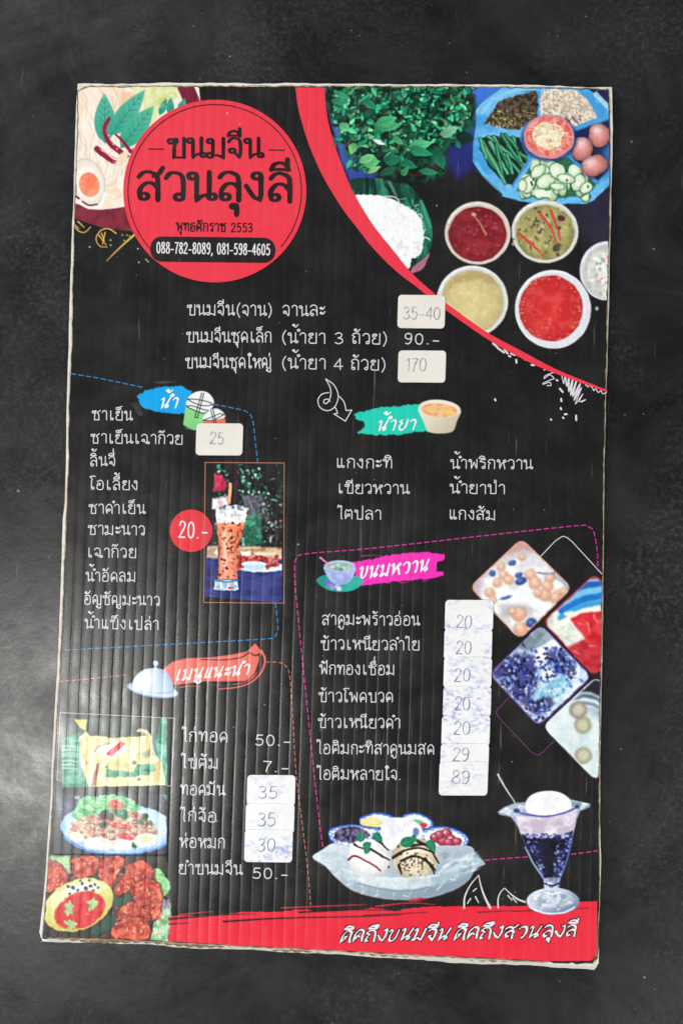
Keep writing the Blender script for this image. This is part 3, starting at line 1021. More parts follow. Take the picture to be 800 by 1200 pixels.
def ex4():
    r_ = RS(18)
    for k in range(45):
        an = r_.rand() * 6.3
        q = .9 + .1 * r_.rand()
        ell(645 + 36 * q * math.cos(an), 361.5 + 38 * q * math.sin(an), 1.2, 1, (246, 150, 110), soft=1.5, a=.6)
    ell(626, 366, .9, .9, (120, 20, 30))


bowl(647.5, 362.5, 44.6, 46.2, 645, 361.5, 37.2, 38.6, (240, 240, 246), nz((220, 44, 48), (232, 70, 66), 10, 4), 'printed bowl of bright red curry', ex4, -8)


def ex5():
    r_ = RS(28)
    for k in range(40):
        ell(706 + 14 * r_.randn() * .6, 316 + 13 * r_.randn(), 1.6 + 2 * r_.rand(), 1 + 1.6 * r_.rand(), [(250, 250, 246), (196, 196, 184), (166, 170, 156), (232, 230, 222)][k % 4], 180 * r_.rand(), 1.5, .8)
    line([(711, 300), (713, 308), (712, 316)], 1.6, (226, 110, 80))
    line([(699, 331), (706, 326)], 1.6, (232, 150, 130))


bowl(711, 317.5, 32.4, 34.8, 712, 318.5, 28, 30, (226, 228, 232), nz((214, 214, 204), (236, 236, 228), 5, 14), 'printed bowl of white coconut soup cut off by the board edge', ex5)

# swoosh and disc above the photograph
xs = np.arange(346.0, 710.6, 0.9)
L_ = catmull(SWL, 6)
R_c = catmull(SWR, 6)
yb = np.interp(xs, L_[:, 0], L_[:, 1])
yt = np.where(xs < 380, 102.6, np.interp(xs, R_c[:, 0], R_c[:, 1]))
xs_, yt_, yb_ = xs, np.minimum(yt, yb - .2), yb
strips('red_swoosh', xs_, np.maximum(yt_, 102.6), np.maximum(yb_, 103), RED, 6)

CXD, CYD, RD = 251.8, 224.0, 107.0
xs = CXD + RD * np.sin(np.linspace(-math.pi / 2, math.pi / 2, 241))
dy = np.sqrt(np.maximum(RD ** 2 - (xs - CXD) ** 2, 0.0001))
logo = strips('logo_disc', xs, CYD - dy, CYD + dy, RED, 7, label='red disc logo with black Thai lettering')
xs = np.linspace(176, 323, 130)
rr = 14.2
e_ = np.minimum(xs - 176, 323 - xs)
dd = np.where(e_ < rr, rr - np.sqrt(np.maximum(rr ** 2 - (rr - e_) ** 2, 0)), 0)
tilt = (xs - 250) * .012
strips('phone_pill', xs, 278 + dd + tilt, 307.6 - dd + tilt, (32, 28, 30), 8, parent=logo)

# ================= bottom red band =================
r_ = RS(77)
xs = np.arange(196.0, 699.5, 1.0)
base = np.interp(xs, [196, 240, 300, 340, 420, 482, 560, 625, 660, 699], [1074, 1071, 1069, 1067, 1065.5, 1064.5, 1062.5, 1061, 1059, 1055.5])
rag = (vnoise(xs / 22, xs * 0, 78) - .5) * 5 * (xs < 560) + (vnoise(xs / 5, xs * 0, 79) - .5) * 1.2
bb = np.interp(xs, np.append(bt[:, 0], [692, 699]), np.append(bt[:, 1], [1127, 1120])) - 1.2
band = strips('red_band', xs, base + rag, bb, (238, 40, 62), 1)
begin(FACE)
for pts, w1 in (([(199, 1083), (215, 1082), (222, 1081)], 1.6), ([(262, 1080), (330, 1076), (420, 1074), (470, 1072)], 2.4), ([(199, 1077), (260, 1072), (300, 1071)], 2.6), ([(350, 1069), (420, 1066), (470, 1067)], 2.2), ([(560, 1069), (600, 1067)], 1.2), ([(600, 1068), (690, 1064)], 1.0), ([(425, 1073), (500, 1069)], 1.4)):
    line(pts, w1, tuple(BLACK), .5)
for pts in ([(330, 1064), (400, 1061), (430, 1060)], [(440, 1062), (480, 1058), (510, 1060)], [(210, 1072), (250, 1068)], [(480, 1056), (495, 1055)]):
    line(pts, 1.4, (238, 40, 62), .6)
emit('brush_streaks', 2, parent=band)
# ================= left column: three printed photographs =================
z = Z(60, 830, 5.333)
begin(FACE)
QUAD = [(72, 841), (196, 841), (196.5, 920), (73, 923)]
cl = polymask(QUAD, 1.0)
begin(cl * FACE)
poly(QUAD, nz((50, 66, 56), (64, 74, 66), 20, 3), 1)
poly(z([(55, 200), (180, 150), (240, 500), (55, 505)]), nz((40, 130, 104), (84, 172, 146), 7, 5, sy=2), 3)
for y in (240, 262, 285, 300, 330, 352, 375):
    line(z([(66, y), (110, y - 4), (165, y + 4)]), 2.0, (190, 228, 216), .8, a=.65)
poly(z([(150, 70), (400, 66), (330, 90), (220, 95)]), (46, 100, 80), 3, .7)
poly(z([(690, 55), (730, 55), (730, 490), (700, 480), (650, 230)]), nz((44, 140, 110), (110, 196, 168), 6, 9), 2)
poly(z([(145, 68), (225, 68), (215, 140), (180, 120)]), (206, 200, 116), 1.5)
poly(z([(178, 180), (215, 140), (240, 170), (330, 172), (380, 190), (470, 180), (540, 175), (600, 172), (590, 150), (530, 145), (550, 130), (600, 135), (632, 185), (635, 250), (690, 340), (712, 430), (710, 500), (240, 500), (190, 350)]), nz((216, 196, 130), (244, 230, 178), 8, 6, .3, .7), 1.3, 1, False, 1, 4)
line(z([(195, 190), (185, 250), (215, 330)]), 2, (186, 156, 96), a=.8)
line(z([(560, 140), (605, 165), (590, 230)]), 2.4, (190, 158, 84), .8, a=.9)
poly(z([(555, 285), (640, 240), (650, 290), (600, 310)]), (150, 148, 112), 3, .8)
poly(z([(275, 260), (330, 230), (430, 205), (465, 240), (440, 290), (340, 300)]), nz((226, 226, 214), (250, 250, 246), 4, 4), 2, 1, True)
line(z([(275, 265), (300, 240), (380, 215)]), 2, (120, 130, 112), 1, a=.8)
poly(z([(342, 285), (435, 205), (468, 222), (380, 300)]), (222, 50, 58), 1)
poly(z([(290, 345), (310, 330), (280, 485), (245, 490)]), (158, 76, 60), 1.6, .9)
poly(z([(345, 380), (430, 395), (520, 400), (540, 350), (630, 345), (655, 380), (600, 420), (480, 430), (350, 432)]), nz((40, 140, 104), (90, 176, 140), 5, 7), 2, .95, False, 2, 3)
for p, c, q in (((520, 340), (96, 100, 88), 3.2), ((595, 390), (40, 96, 84), 4), ((440, 395), (226, 130, 120), 2), ((350, 370), (40, 90, 60), 1.6), ((555, 445), (110, 96, 70), 2.5), ((200, 290), (180, 150, 100), 3), ((235, 345), (200, 150, 110), 4)):
    ell(*z([p])[0], q, q * .6, c, soft=1.6, a=.85)
photo(0.78, 7.8, 0.050)
emit('printed_picture', 1, 'printed picture of a steamed parcel opened on banana leaf')

z = Z(60, 920, 5.333)
cl = polymask([(66, 931), (196, 931), (195, 1003), (63, 1001)], 1.0)
begin(cl * FACE)
poly([(60, 925), (200, 925), (200, 1010), (60, 1010)], nz((44, 42, 56), (56, 54, 72), 12, 3), 1)
poly(z([(60, 110), (190, 60), (230, 100), (100, 180), (40, 190)]), (88, 90, 140), 8, .6)
ell(*z([(165, 80)])[0], 3, 2, (190, 190, 220), a=.7)
poly(z([(690, 60), (730, 60), (730, 110)]), (60, 150, 120), 2)
ell(*z([(420, 272)])[0], 67.5, 30.2, nz((150, 190, 232), (176, 210, 240), 12, 3), 3)
ell(*z([(425, 262)])[0], 61, 25, (198, 222, 242), 3, 3)
ell(*z([(420, 285)])[0], 66, 27, (110, 160, 226), 3, 1.2, a=.0)
line([(z([(425 + 362 * math.cos(t), 272 + 160 * math.sin(t))])[0]) for t in np.linspace(.35, 2.8, 16)], 2.2, (86, 142, 220))
poly(z([(145, 200), (160, 110), (240, 70), (340, 60), (440, 65), (520, 100), (560, 160), (400, 200), (250, 230)]), nz((78, 172, 110), (150, 214, 150), 5, 5), 1.5, 1, True, 4, 6)
r_ = RS(44)
for k in range(60):
    x, y = z([(160 + 380 * r_.rand(), 70 + 120 * r_.rand())])[0]
    if (x - 130) ** 2 / 40 ** 2 + (y - 952) ** 2 / 18 ** 2 > 1:
        continue
    line([(x, y), (x + 5, y + 3 * r_.randn())], 1.6, (48, 140, 88) if k % 2 else (176, 228, 168), a=.6)
poly(z([(115, 270), (200, 200), (320, 170), (480, 160), (600, 200), (665, 290), (620, 330), (440, 350), (250, 340), (130, 310)]), nz((176, 120, 104), (216, 190, 166), 4, 8), 2, 1, True, 2, 4)
for k in range(300):
    x, y = 120 + 540 * r_.rand(), 175 + 165 * r_.rand()
    if ((x - 390) / 275) ** 2 + ((y - 265) / 95) ** 2 > 1:
        continue
    X_, Y_ = z([(x, y)])[0]
    an = r_.rand() * 6.3
    line([(X_, Y_), (X_ + 4 * math.cos(an), Y_ + 3 * math.sin(an))], 1.0, [(240, 226, 206), (212, 90, 80), (60, 110, 70), (246, 238, 224), (150, 80, 66), (232, 150, 130)][k % 6], a=.85)
ell(*z([(350, 195)])[0], 9, 7, (66, 62, 58), 20, 2)
poly(z([(385, 155), (460, 150), (492, 200), (460, 218), (410, 195)]), (34, 128, 92), 1.2)
poly(z([(355, 130), (380, 95), (430, 100), (460, 135), (400, 150)]), (222, 66, 58), 1.2, 1, True)
poly(z([(330, 210), (400, 235), (495, 255), (485, 275), (400, 262), (350, 240)]), (218, 52, 50), 1.2, 1, True)
line(z([(340, 222), (410, 248), (485, 264)]), 1, (246, 170, 150), a=.8)
poly(z([(415, 310), (470, 300), (510, 330), (490, 350), (430, 335)]), (220, 60, 56), 1.4, 1, True)
for x, y, q in ((590, 195, 4), (560, 235, 3), (330, 250, 5), (520, 375, 4), (620, 240, 3)):
    ell(*z([(x, y)])[0], q, q * .8, (40, 92, 62), soft=2, rough=2)
for x, y, rx_, ry_, an, yolk in ((165, 325, 9, 5.5, 22, 1), (300, 365, 18, 7.5, 6, 0), (440, 372, 12, 7, 0, 0), (590, 345, 14, 8, -8, 1)):
    ell(*z([(x, y)])[0], rx_, ry_, (248, 246, 236), an, 1.2, rim=.08)
    if yolk:
        ell(z([(x, y)])[0][0], z([(x, y)])[0][1] - 1.5, rx_ * .62, ry_ * .5, (246, 212, 168), an, 1.5)
line(z([(300, 340), (390, 368)]), 3, (244, 206, 164), a=.9)
glints(z([(400, 115), (425, 125), (380, 235), (440, 258), (470, 318), (450, 175), (300, 355), (580, 335), (430, 365), (200, 250), (560, 280)]), a=.8)
photo(0.85, 5.2, 0.070)
emit('printed_picture', 1, 'printed picture of noodle salad on a blue plate')

z = Z(40, 990, 3.077)
cl = polymask([(50, 1001), (196, 1001), (200, 1040), (201, 1075), (196, 1112), (40, 1112)], 1.0)
begin(cl * FACE)
poly([(40, 995), (205, 995), (205, 1112), (40, 1112)], nz((38, 34, 30), (70, 54, 48), 7, 3), 1)
poly(z([(40, 40), (130, 40), (140, 100), (60, 110)]), nz((110, 176, 120), (170, 210, 160), 7, 5), 3)
poly(z([(420, 90), (455, 85), (495, 150), (470, 190), (480, 230), (440, 240)]), nz((92, 186, 110), (160, 222, 150), 5, 5), 1.5, 1, False, 2, 4)
poly(z([(440, 240), (495, 210), (500, 270), (480, 350), (420, 350)]), nz((112, 180, 116), (196, 220, 190), 6, 6), 1.5, 1, False, 1.5, 4)
poly(z([(455, 205), (490, 195), (492, 225), (460, 230)]), (150, 130, 180), 2, .8)
r_ = RS(53)


def nugget(pts, seed):
    p = z(pts)
    poly(p, (84, 24, 20), 2.2, .8, True, 1.5, 4, seed, 1.5)
    poly(p, nz((168, 40, 30), (240, 112, 80), 6.5, seed, .3, .72), 1.2, 1, True, 1.8, 4, seed)
    P = np.array(p)
    c = P.mean(0)
    s_ = P.std(0)
    for k in range(60):
        x, y = c + s_ * r_.randn(2) * .8
        ell(x, y, .7 + 1.5 * r_.rand(), .6 + 1.1 * r_.rand(), [(250, 150, 110), (120, 22, 18), (236, 96, 60), (252, 190, 150), (190, 44, 34)][k % 5], 180 * r_.rand(), 1.2, .6)


for i, pts in enumerate(([(40, 70), (75, 60), (115, 100), (115, 150), (70, 165), (40, 160)], [(135, 55), (175, 40), (230, 50), (225, 90), (190, 120), (150, 115)], [(240, 60), (290, 42), (330, 55), (300, 100), (285, 150), (250, 145), (235, 100)], [(330, 80), (380, 55), (425, 80), (430, 120), (370, 150), (310, 180), (290, 165), (320, 120)], [(350, 160), (400, 125), (450, 140), (462, 200), (420, 220), (360, 205)], [(305, 235), (350, 205), (400, 225), (440, 215), (445, 260), (390, 275), (310, 270)], [(280, 305), (330, 265), (390, 265), (418, 300), (410, 340), (330, 340), (285, 335)], [(420, 210), (455, 205), (450, 260), (425, 270)])):
    nugget(pts, 60 + i)
for x, y, q in ((340, 190, 4), (310, 205, 4), (325, 100, 3), (260, 290, 6), (230, 310, 5), (270, 265, 4), (215, 305, 3)):
    ell(*z([(x, y)])[0], q * 1.3, q, (28, 84, 66), -30, 1.5, rough=3, seed=int(x))
ell(*z([(162, 220)])[0], 43, 28.5, (40, 34, 26), -24, 4, .6)
ell(*z([(160, 217)])[0], 43, 29, gradc((240, 236, 170), (222, 206, 90), 70, 1035, 90, 1090), -24, 1.2, rim=.08)
ell(*z([(172, 168)])[0], 24, 9, (242, 244, 226), -14, 5, .8)
poly(z([(60, 190), (120, 160), (110, 230), (70, 260)]), (240, 236, 200), 5, .6)
ell(*z([(166, 236)])[0], 31, 21, (206, 120, 60), -22, 2)
ell(*z([(166, 237)])[0], 30.3, 20.2, nz((216, 34, 42), (228, 58, 62), 9, 3), -22, 1.2)
for x, y, q in ((140, 155, 2.5), (158, 165, 2), (175, 140, 2.4), (188, 158, 2.7), (205, 150, 1.8), (220, 145, 2.0), (232, 155, 1.6), (122, 150, 2.2), (215, 165, 1.5), (165, 130, 1.5), (130, 175, 1.8), (200, 128, 1.5)):
    ell(*z([(x, y)])[0], q, q * .9, (44, 62, 150) if q > 1.9 else (40, 70, 70), soft=1.2, rough=1, seed=int(x * 3))
glints([(c0 + 14 * math.cos(k * 1.3), 1064 + 9 * math.sin(k * 2.2)) for k, c0 in enumerate((92, 100, 86, 96))], L=4, a=.5)
for cx_, cy_, an in ((125, 230, .2), (208, 215, -.4), (130, 290, -.2)):
    for k in range(7):
        t = an + (k - 3) * .75
        x, y = z([(cx_, cy_)])[0]
        leaf(x, y, 5 + 5 * abs(math.sin(k * 2.3 + cx_)), 1.6 + 1.4 * abs(math.cos(k * 1.7 + cy_)), t, (188, 204, 130) if k % 2 else (150, 196, 136))
photo(0.85, 5.2, 0.080)
emit('printed_picture', 1, 'printed picture of fried chicken around a yellow bowl of red sauce')

# ================= thai tea drink photograph =================
z = Z(235, 535, 6.667)
cl = polymask([(251.5, 543.5), (331.5, 543.5), (330, 640), (331, 704), (322, 706), (240, 699), (241, 655), (247, 610)], 1.2)
begin(cl)
poly([(235, 540), (340, 540), (340, 710), (235, 710)], (30, 32, 32), 1)
r_ = RS(61)
for k in range(420):
    x, y = 110 + 560 * r_.rand(), 60 + 640 * r_.rand()
    if x > 480 and r_.rand() < .45:
        continue
    c = [(30, 110, 90), (70, 176, 150), (24, 60, 54), (190, 220, 222), (18, 24, 26), (36, 140, 104), (12, 20, 22)][int(r_.rand() * 7)]
    ell(*z([(x, y)])[0], .8 + 2.6 * r_.rand() ** 2, .7 + 2 * r_.rand() ** 2, c, 180 * r_.rand(), 1.3, .8)
poly(z([(210, 60), (290, 60), (300, 380), (215, 380)]), (44, 24, 34), 5, .85)
poly(z([(110, 130), (170, 150), (205, 220), (180, 270), (105, 270)]), nz((190, 24, 70), (222, 60, 100), 6, 3), 3)
poly(z([(90, 330), (220, 310), (220, 400), (140, 420), (85, 410)]), nz((222, 190, 190), (250, 240, 240), 6, 4), 4)
for k in range(14):
    x = 330 + 12 * k
    line(z([(x, 310 + 6 * (k % 3)), (x + 30, 400), (x + 40, 470)]), 2.0 + 3 * ((k * 7) % 5) / 5, [(214, 208, 226), (50, 46, 56), (150, 150, 170), (40, 60, 56)][(k * 3) % 4], a=.55, soft=4)
poly(z([(480, 180), (660, 160), (660, 700), (470, 690)]), nz((22, 18, 22), (52, 44, 46), 8, 7), 8, .62)
for k in range(60):
    x, y = 480 + 170 * r_.rand(), 250 + 440 * r_.rand()
    ell(*z([(x, y)])[0], .6 + 1.4 * r_.rand(), .6 + 2 * r_.rand(), [(80, 160, 140), (200, 200, 210), (150, 110, 110), (30, 80, 60)][k % 4], 180 * r_.rand(), 1.3, .7)
poly(z([(330, 470), (470, 450), (490, 690), (330, 700)]), nz((30, 120, 90), (90, 196, 150), 6, 8), 6, .7)
poly(z([(30, 780), (660, 760), (660, 1160), (30, 1160)]), nz((34, 44, 104), (56, 66, 140), 12, 4, sx=.5), 2)
poly(z([(50, 705), (140, 690), (140, 800), (50, 790)]), nz((190, 150, 120), (226, 216, 206), 8, 4), 3)
poly(z([(280, 700), (650, 710), (650, 800), (280, 800)]), nz((180, 130, 96), (216, 186, 150), 9, 5), 3)
for pts, c in (([(330, 705), (470, 700), (470, 716), (330, 722)], (214, 180, 140)), ([(420, 745), (590, 745), (580, 770), (430, 775)], (232, 214, 180)), ([(310, 740), (390, 735), (400, 790), (320, 780)], (236, 232, 226))):
    poly(z(pts), c, 2)
poly(z([(270, 830), (640, 840), (630, 890), (400, 900), (280, 870)]), (206, 222, 228), 1.5, 1, True)
for k in range(110):
    x, y = 285 + 320 * r_.rand(), 785 + 80 * r_.rand()
    if 330 < x < 500 and y > 825:
        continue
    ell(*z([(x, y)])[0], 2 + 2 * r_.rand(), 1.5 + 1.5 * r_.rand(), [(186, 40, 48), (216, 80, 70), (130, 28, 40), (230, 140, 120)][k % 4], 180 * r_.rand(), 1.2, .85)
poly(z([(325, 832), (500, 828), (470, 878), (370, 880)]), (190, 218, 240), 1.3, 1, True)
ell(*z([(412, 834)])[0], 13, 2.2, (216, 232, 246))
poly(z([(222, 205), (247, 208), (237, 370), (212, 368)]), (240, 164, 124), 1)
# the tall glass
gl = [(118, 400), (130, 560), (150, 720), (140, 960), (285, 960), (290, 720), (335, 560), (370, 400), (240, 385)]
poly(z(gl), nz((238, 128, 84), (250, 160, 120), 9, 3), 1.2, 1)
poly(z([(170, 560), (205, 560), (210, 900), (180, 900)]), (250, 206, 186), 4, .75)
poly(z([(300, 540), (340, 540), (295, 720), (285, 955), (255, 955), (265, 720)]), (196, 84, 52), 6, .6)
poly(z([(125, 540), (150, 560), (165, 720), (155, 955), (138, 955), (150, 720)]), (206, 98, 64), 4, .5)
line(z([(235, 600), (232, 720), (228, 900)]), 2.2, (255, 190, 150), 1.0, a=.6, soft=3)
poly(z([(118, 400), (240, 385), (370, 400), (350, 500), (300, 530), (230, 520), (150, 525), (128, 500)]), nz((206, 206, 210), (252, 250, 248), 4, 6), 2, 1, False, 2, 4)
poly(z([(130, 400), (230, 375), (330, 385), (360, 420), (250, 405), (150, 420)]), nz((80, 90, 130), (230, 232, 240), 3, 9), 1.5, .9, False, 1.5, 3)
for k in range(60):
    x, y = 150 + 190 * r_.rand(), 520 + 430 * r_.rand()
    if x > 340 - (y - 500) * .13 or x < 135:
        continue
    ell(*z([(x, y)])[0], .8 + 1.0 * r_.rand(), .8 + 1.2 * r_.rand(), (150, 52, 40) if k % 3 else (196, 84, 60), soft=1, a=.85)
for x, y in ((240, 580), (243, 640), (245, 710), (205, 870), (150, 925), (250, 520), (215, 715), (170, 805)):
    ell(*z([(x, y)])[0], 1.7, 1.7, (110, 30, 34), soft=1.1)
poly(z([(115, 965), (285, 965), (300, 1040), (230, 1050), (105, 1040)]), nz((150, 180, 206), (222, 236, 240), 4, 8), 1.2)
ell(*z([(235, 1028)])[0], 3, 1.6, (220, 60, 90))
line(z([(118, 970), (200, 980), (290, 968)]), 1.6, (60, 110, 150), a=.9)
photo(0.78, 5.2, 0.070, blur=1, sharp=1.0)
emit('printed_picture', 1, 'printed photograph of iced milk tea in a tall glass')

# ================= diamond photographs =================


def rdiamond(T_, R__, B_, L__, r=.12):
    pts = []
    C = [np.array(p, float) for p in (T_, R__, B_, L__)]
    for k in range(4):
        p, q, n = C[k - 1], C[k], C[(k + 1) % 4]
        a_, b_ = q + (p - q) * r, q + (n - q) * r
        for t in np.linspace(0, 1, 6):
            pts.append(tuple((1 - t) ** 2 * a_ + 2 * t * (1 - t) * q + t ** 2 * b_))
    return pts


z = Z(540, 620, 4.0)
D1 = rdiamond(*z([(283, 42), (522, 275), (275, 520), (38, 272)]))
D2 = rdiamond(*z([(625, 208), (845, 430), (625, 695), (380, 435)]))
D3 = rdiamond(*z([(372, 445), (612, 690), (363, 928), (130, 680)]))
D4 = rdiamond(*z([(632, 690), (870, 910), (630, 1182), (380, 925)]))


def diamond(D, edge, label, draw, bl=3):
    begin(FACE)
    poly(D, edge, 1.0)
    global CLIP
    CLIP = polymask(D, 1.0, grow=-1.5) * FACE
    draw()
    photo(0.90, 7.5, 0.060, blur=bl, sharp=.3)
    emit('printed_picture', 1, label)


def d1():
    r_ = RS(71)
    poly(z([(0, 0), (560, 0), (560, 560), (0, 560)]), nz((206, 206, 210), (248, 246, 244), 14, 5), 1)
    poly(z([(180, 0), (400, 0), (340, 110), (280, 100), (200, 130)]), (206, 150, 146), 5, .9)
    poly(z([(30, 240), (110, 200), (90, 340), (120, 380), (40, 300)]), (190, 172, 190), 8, .8)
    poly(z([(100, 320), (250, 300), (420, 330), (460, 370), (400, 400), (300, 350), (180, 380)]), (246, 246, 248), 8, .9)
    poly(z([(180, 350), (300, 345), (330, 370), (240, 400), (190, 420)]), (176, 170, 176), 8, .6)
    line(z([(360, 205), (410, 210), (450, 200)]), 2, (60, 90, 120), a=.8)
    line(z([(430, 215), (480, 250), (500, 280)]), 4, (120, 140, 170), a=.7, soft=4)
    for k in range(5):
        line(z([(170, 300 + 12 * k), (260, 290 + 14 * k), (400, 320 + 15 * k)]), 2, (255, 255, 255), a=.4, soft=4)
    for x, y, q in ((285, 130, 4.2), (188, 178, 4.5), (200, 215, 5), (170, 250, 5.5), (222, 235, 6), (135, 295, 6), (325, 215, 6.5), (345, 252, 7.5), (415, 230, 6), (405, 265, 6.5), (392, 310, 7), (455, 305, 6.5), (440, 320, 6), (270, 395, 9), (240, 385, 5), (280, 470, 8), (310, 440, 4), (150, 330, 4), (480, 290, 5), (360, 300, 5)):
        ell(*z([(x, y + 4)])[0], q * 1.05, q, (200, 150, 120), soft=3, a=.5)
        ell(*z([(x, y)])[0], q, q * .95, (238, 176, 142), hi=(-.25, -.4, .7, .4), rim=.16, soft=3)
    for x, y, a_, b_ in ((240, 157, 4.5, 3.5), (146, 207, 4, 3.4), (270, 215, 4.5, 3.2), (280, 245, 6.5, 4.5), (330, 440, 6, 6), (210, 322, 7, 2)):
        ell(*z([(x, y)])[0], a_, b_, (44, 82, 170), -15, 1.6, hi=(-.2, -.3, .5, .3), rim=.3)


def d2():
    poly(z([(360, 180), (700, 180), (700, 720), (360, 720)]), (226, 232, 226), 1)
    poly(z([(380, 380), (520, 340), (600, 500), (560, 540), (480, 520), (400, 470)]), nz((196, 208, 196), (236, 236, 224), 7, 4), 4)
    for yy, c in ((215, (30, 60, 140)), (255, (24, 100, 190)), (285, (120, 196, 236)), (315, (20, 120, 206)), (348, (60, 160, 220)), (375, (246, 240, 226))):
        line(z([(470, yy + 70), (560, yy + 20), (640, yy), (720, yy - 5)]), 8, c, soft=2)
    line(z([(490, 400), (560, 390), (640, 368), (720, 365)]), 5, (248, 240, 222), soft=2)
    poly(z([(510, 420), (560, 395), (640, 385), (700, 385), (700, 720), (560, 700), (495, 560), (560, 530), (580, 515)]), nz((206, 24, 40), (236, 60, 66), 9, 8), 1.5)
    poly(z([(495, 550), (570, 520), (600, 540), (660, 540), (660, 700), (600, 690)]), nz((176, 24, 40), (214, 50, 62), 5, 5), 3, .8)
    for p in ([(590, 440), (600, 480), (585, 500)], [(620, 400), (630, 430), (650, 440)], [(550, 440), (580, 450)], [(530, 570), (560, 590)], [(600, 550), (640, 545)]):
        line(z(p), 2, (250, 170, 170), .6, a=.7)


def d3():
    r_ = RS(73)
    poly(z([(100, 420), (640, 420), (640, 950), (100, 950)]), nz((190, 214, 234), (240, 244, 250), 6, 3), 1)
    poly(z([(250, 560), (320, 440), (420, 440), (430, 520), (330, 580)]), nz((120, 140, 150), (160, 176, 184), 8, 3), 4)
    poly(z([(320, 580), (430, 520), (480, 570), (420, 600), (400, 640), (350, 590)]), (246, 246, 250), 4)
    for pts, n in (([(150, 680), (200, 600), (330, 590), (360, 700), (330, 830), (260, 800)], 260), ([(400, 590), (450, 560), (540, 640), (500, 690), (420, 650)], 130), ([(330, 830), (360, 780), (430, 790), (400, 860), (340, 870)], 70)):
        poly(z(pts), (36, 34, 96), 6, .75, True, 4, 5)
        P = np.array(pts)
        c, s_ = P.mean(0), P.std(0)
        for k in range(n):
            x, y = c + s_ * r_.randn(2) * .85
            ell(*z([(x, y)])[0], 1 + 1.8 * r_.rand(), .9 + 1.4 * r_.rand(), [(26, 22, 70), (40, 44, 130), (60, 90, 190), (20, 18, 52), (150, 180, 226)][int(r_.rand() * 5)], 180 * r_.rand(), 1.2, .85)
    poly(z([(320, 790), (370, 720), (480, 680), (520, 740), (440, 800), (400, 780), (350, 810)]), nz((110, 186, 214), (190, 226, 238), 6, 5), 4, .85, False, 3, 4)
    for k in range(110):
        x, y = 180 + 400 * r_.rand(), 600 + 270 * r_.rand()
        ell(*z([(x, y)])[0], .8 + 1.3 * r_.rand(), .7 + .8 * r_.rand(), (232, 240, 250) if k % 2 else (70, 110, 200), 180 * r_.rand(), 1.1, .8)


def d4():
    poly(z([(360, 680), (720, 680), (720, 1190), (360, 1190)]), nz((206, 222, 224), (224, 234, 234), 12, 3), 1)
    poly(z([(560, 690), (720, 690), (720, 800), (560, 790)]), (42, 42, 56), 5)
    for yy, c in ((770, (170, 186, 200)), (785, (90, 110, 130)), (800, (214, 228, 236)), (818, (120, 140, 160)), (840, (190, 206, 212))):
        line(z([(520, yy + 10), (600, yy), (700, yy + 45)]), 3.5, c, soft=2)
    poly(z([(600, 850), (720, 840), (720, 900), (640, 890)]), (150, 166, 180), 8, .7)
    for x, y, q in ((570, 918, 10), (548, 848, 10), (572, 1060, 10)):
        ell(*z([(x, y)])[0], q, q * 1.05, (184, 180, 150) if y != 848 else (176, 160, 156), soft=2.5, rim=.15)
        ell(*z([(x, y)])[0], q * .62, q * .62, (206, 202, 176), soft=3, a=.8)


diamond(D1, (240, 170, 140), 'printed diamond picture of orange and blue dumplings in coconut milk', d1)
diamond(D2, (214, 50, 76), 'printed diamond picture of red jelly in a blue bowl, cut off by the board edge', d2)
diamond(D3, (120, 96, 180), 'printed diamond picture of purple sticky rice', d3, 1)
diamond(D4, (236, 240, 240), 'printed diamond picture of pale dumplings in milk', d4)

# ================= ice cream bowl =================
z = Z(360, 940, 3.636)
begin(FACE)
# blue and white patterned dishes behind


def dish(pts, seed):
    poly(z(pts), (226, 234, 246), 1.1, 1, True)
    P = catmull(z(pts), 5, True)
    c = P.mean(0)
    Q = c + (P - c) * .84
    line(np.vstack([P, P[:1]]).tolist(), 1.6, (40, 86, 190), smooth=False)
    n = len(Q)
    pts2 = [tuple(Q[k] if k % 2 else c + (P[k] - c) * .95) for k in range(n)]
    line(pts2, 1.0, (60, 104, 200), smooth=False)


dish([(225, 70), (300, 46), (370, 66), (350, 110), (250, 108)], 1)
ell(*z([(272, 88)])[0], 13, 6, (232, 214, 110), hi=(0, -.3, .7, .4))
dish([(405, 62), (470, 48), (530, 80), (525, 110), (450, 110)], 2)
ell(*z([(465, 88)])[0], 8, 4, (110, 190, 150))
ell(*z([(492, 98)])[0], 5, 3, (214, 60, 70))
dish([(95, 120), (170, 98), (260, 105), (315, 122), (250, 175), (170, 195), (105, 165)], 3)
ell(*z([(190, 140)])[0], 22, 10, nz((44, 34, 66), (120, 110, 150), 3, 5), rough=2)
dish([(485, 125), (560, 105), (640, 120), (685, 160), (650, 200), (560, 215), (490, 170)], 4)
for x, y, q in ((545, 150, 7), (590, 135, 7), (575, 165, 7), (610, 160, 6.5), (635, 170, 6), (560, 140, 6), (600, 172, 6)):
    ell(*z([(x, y)])[0], q, q * .9, (192, 52, 86), hi=(-.2, -.4, .5, .45), rim=.3)
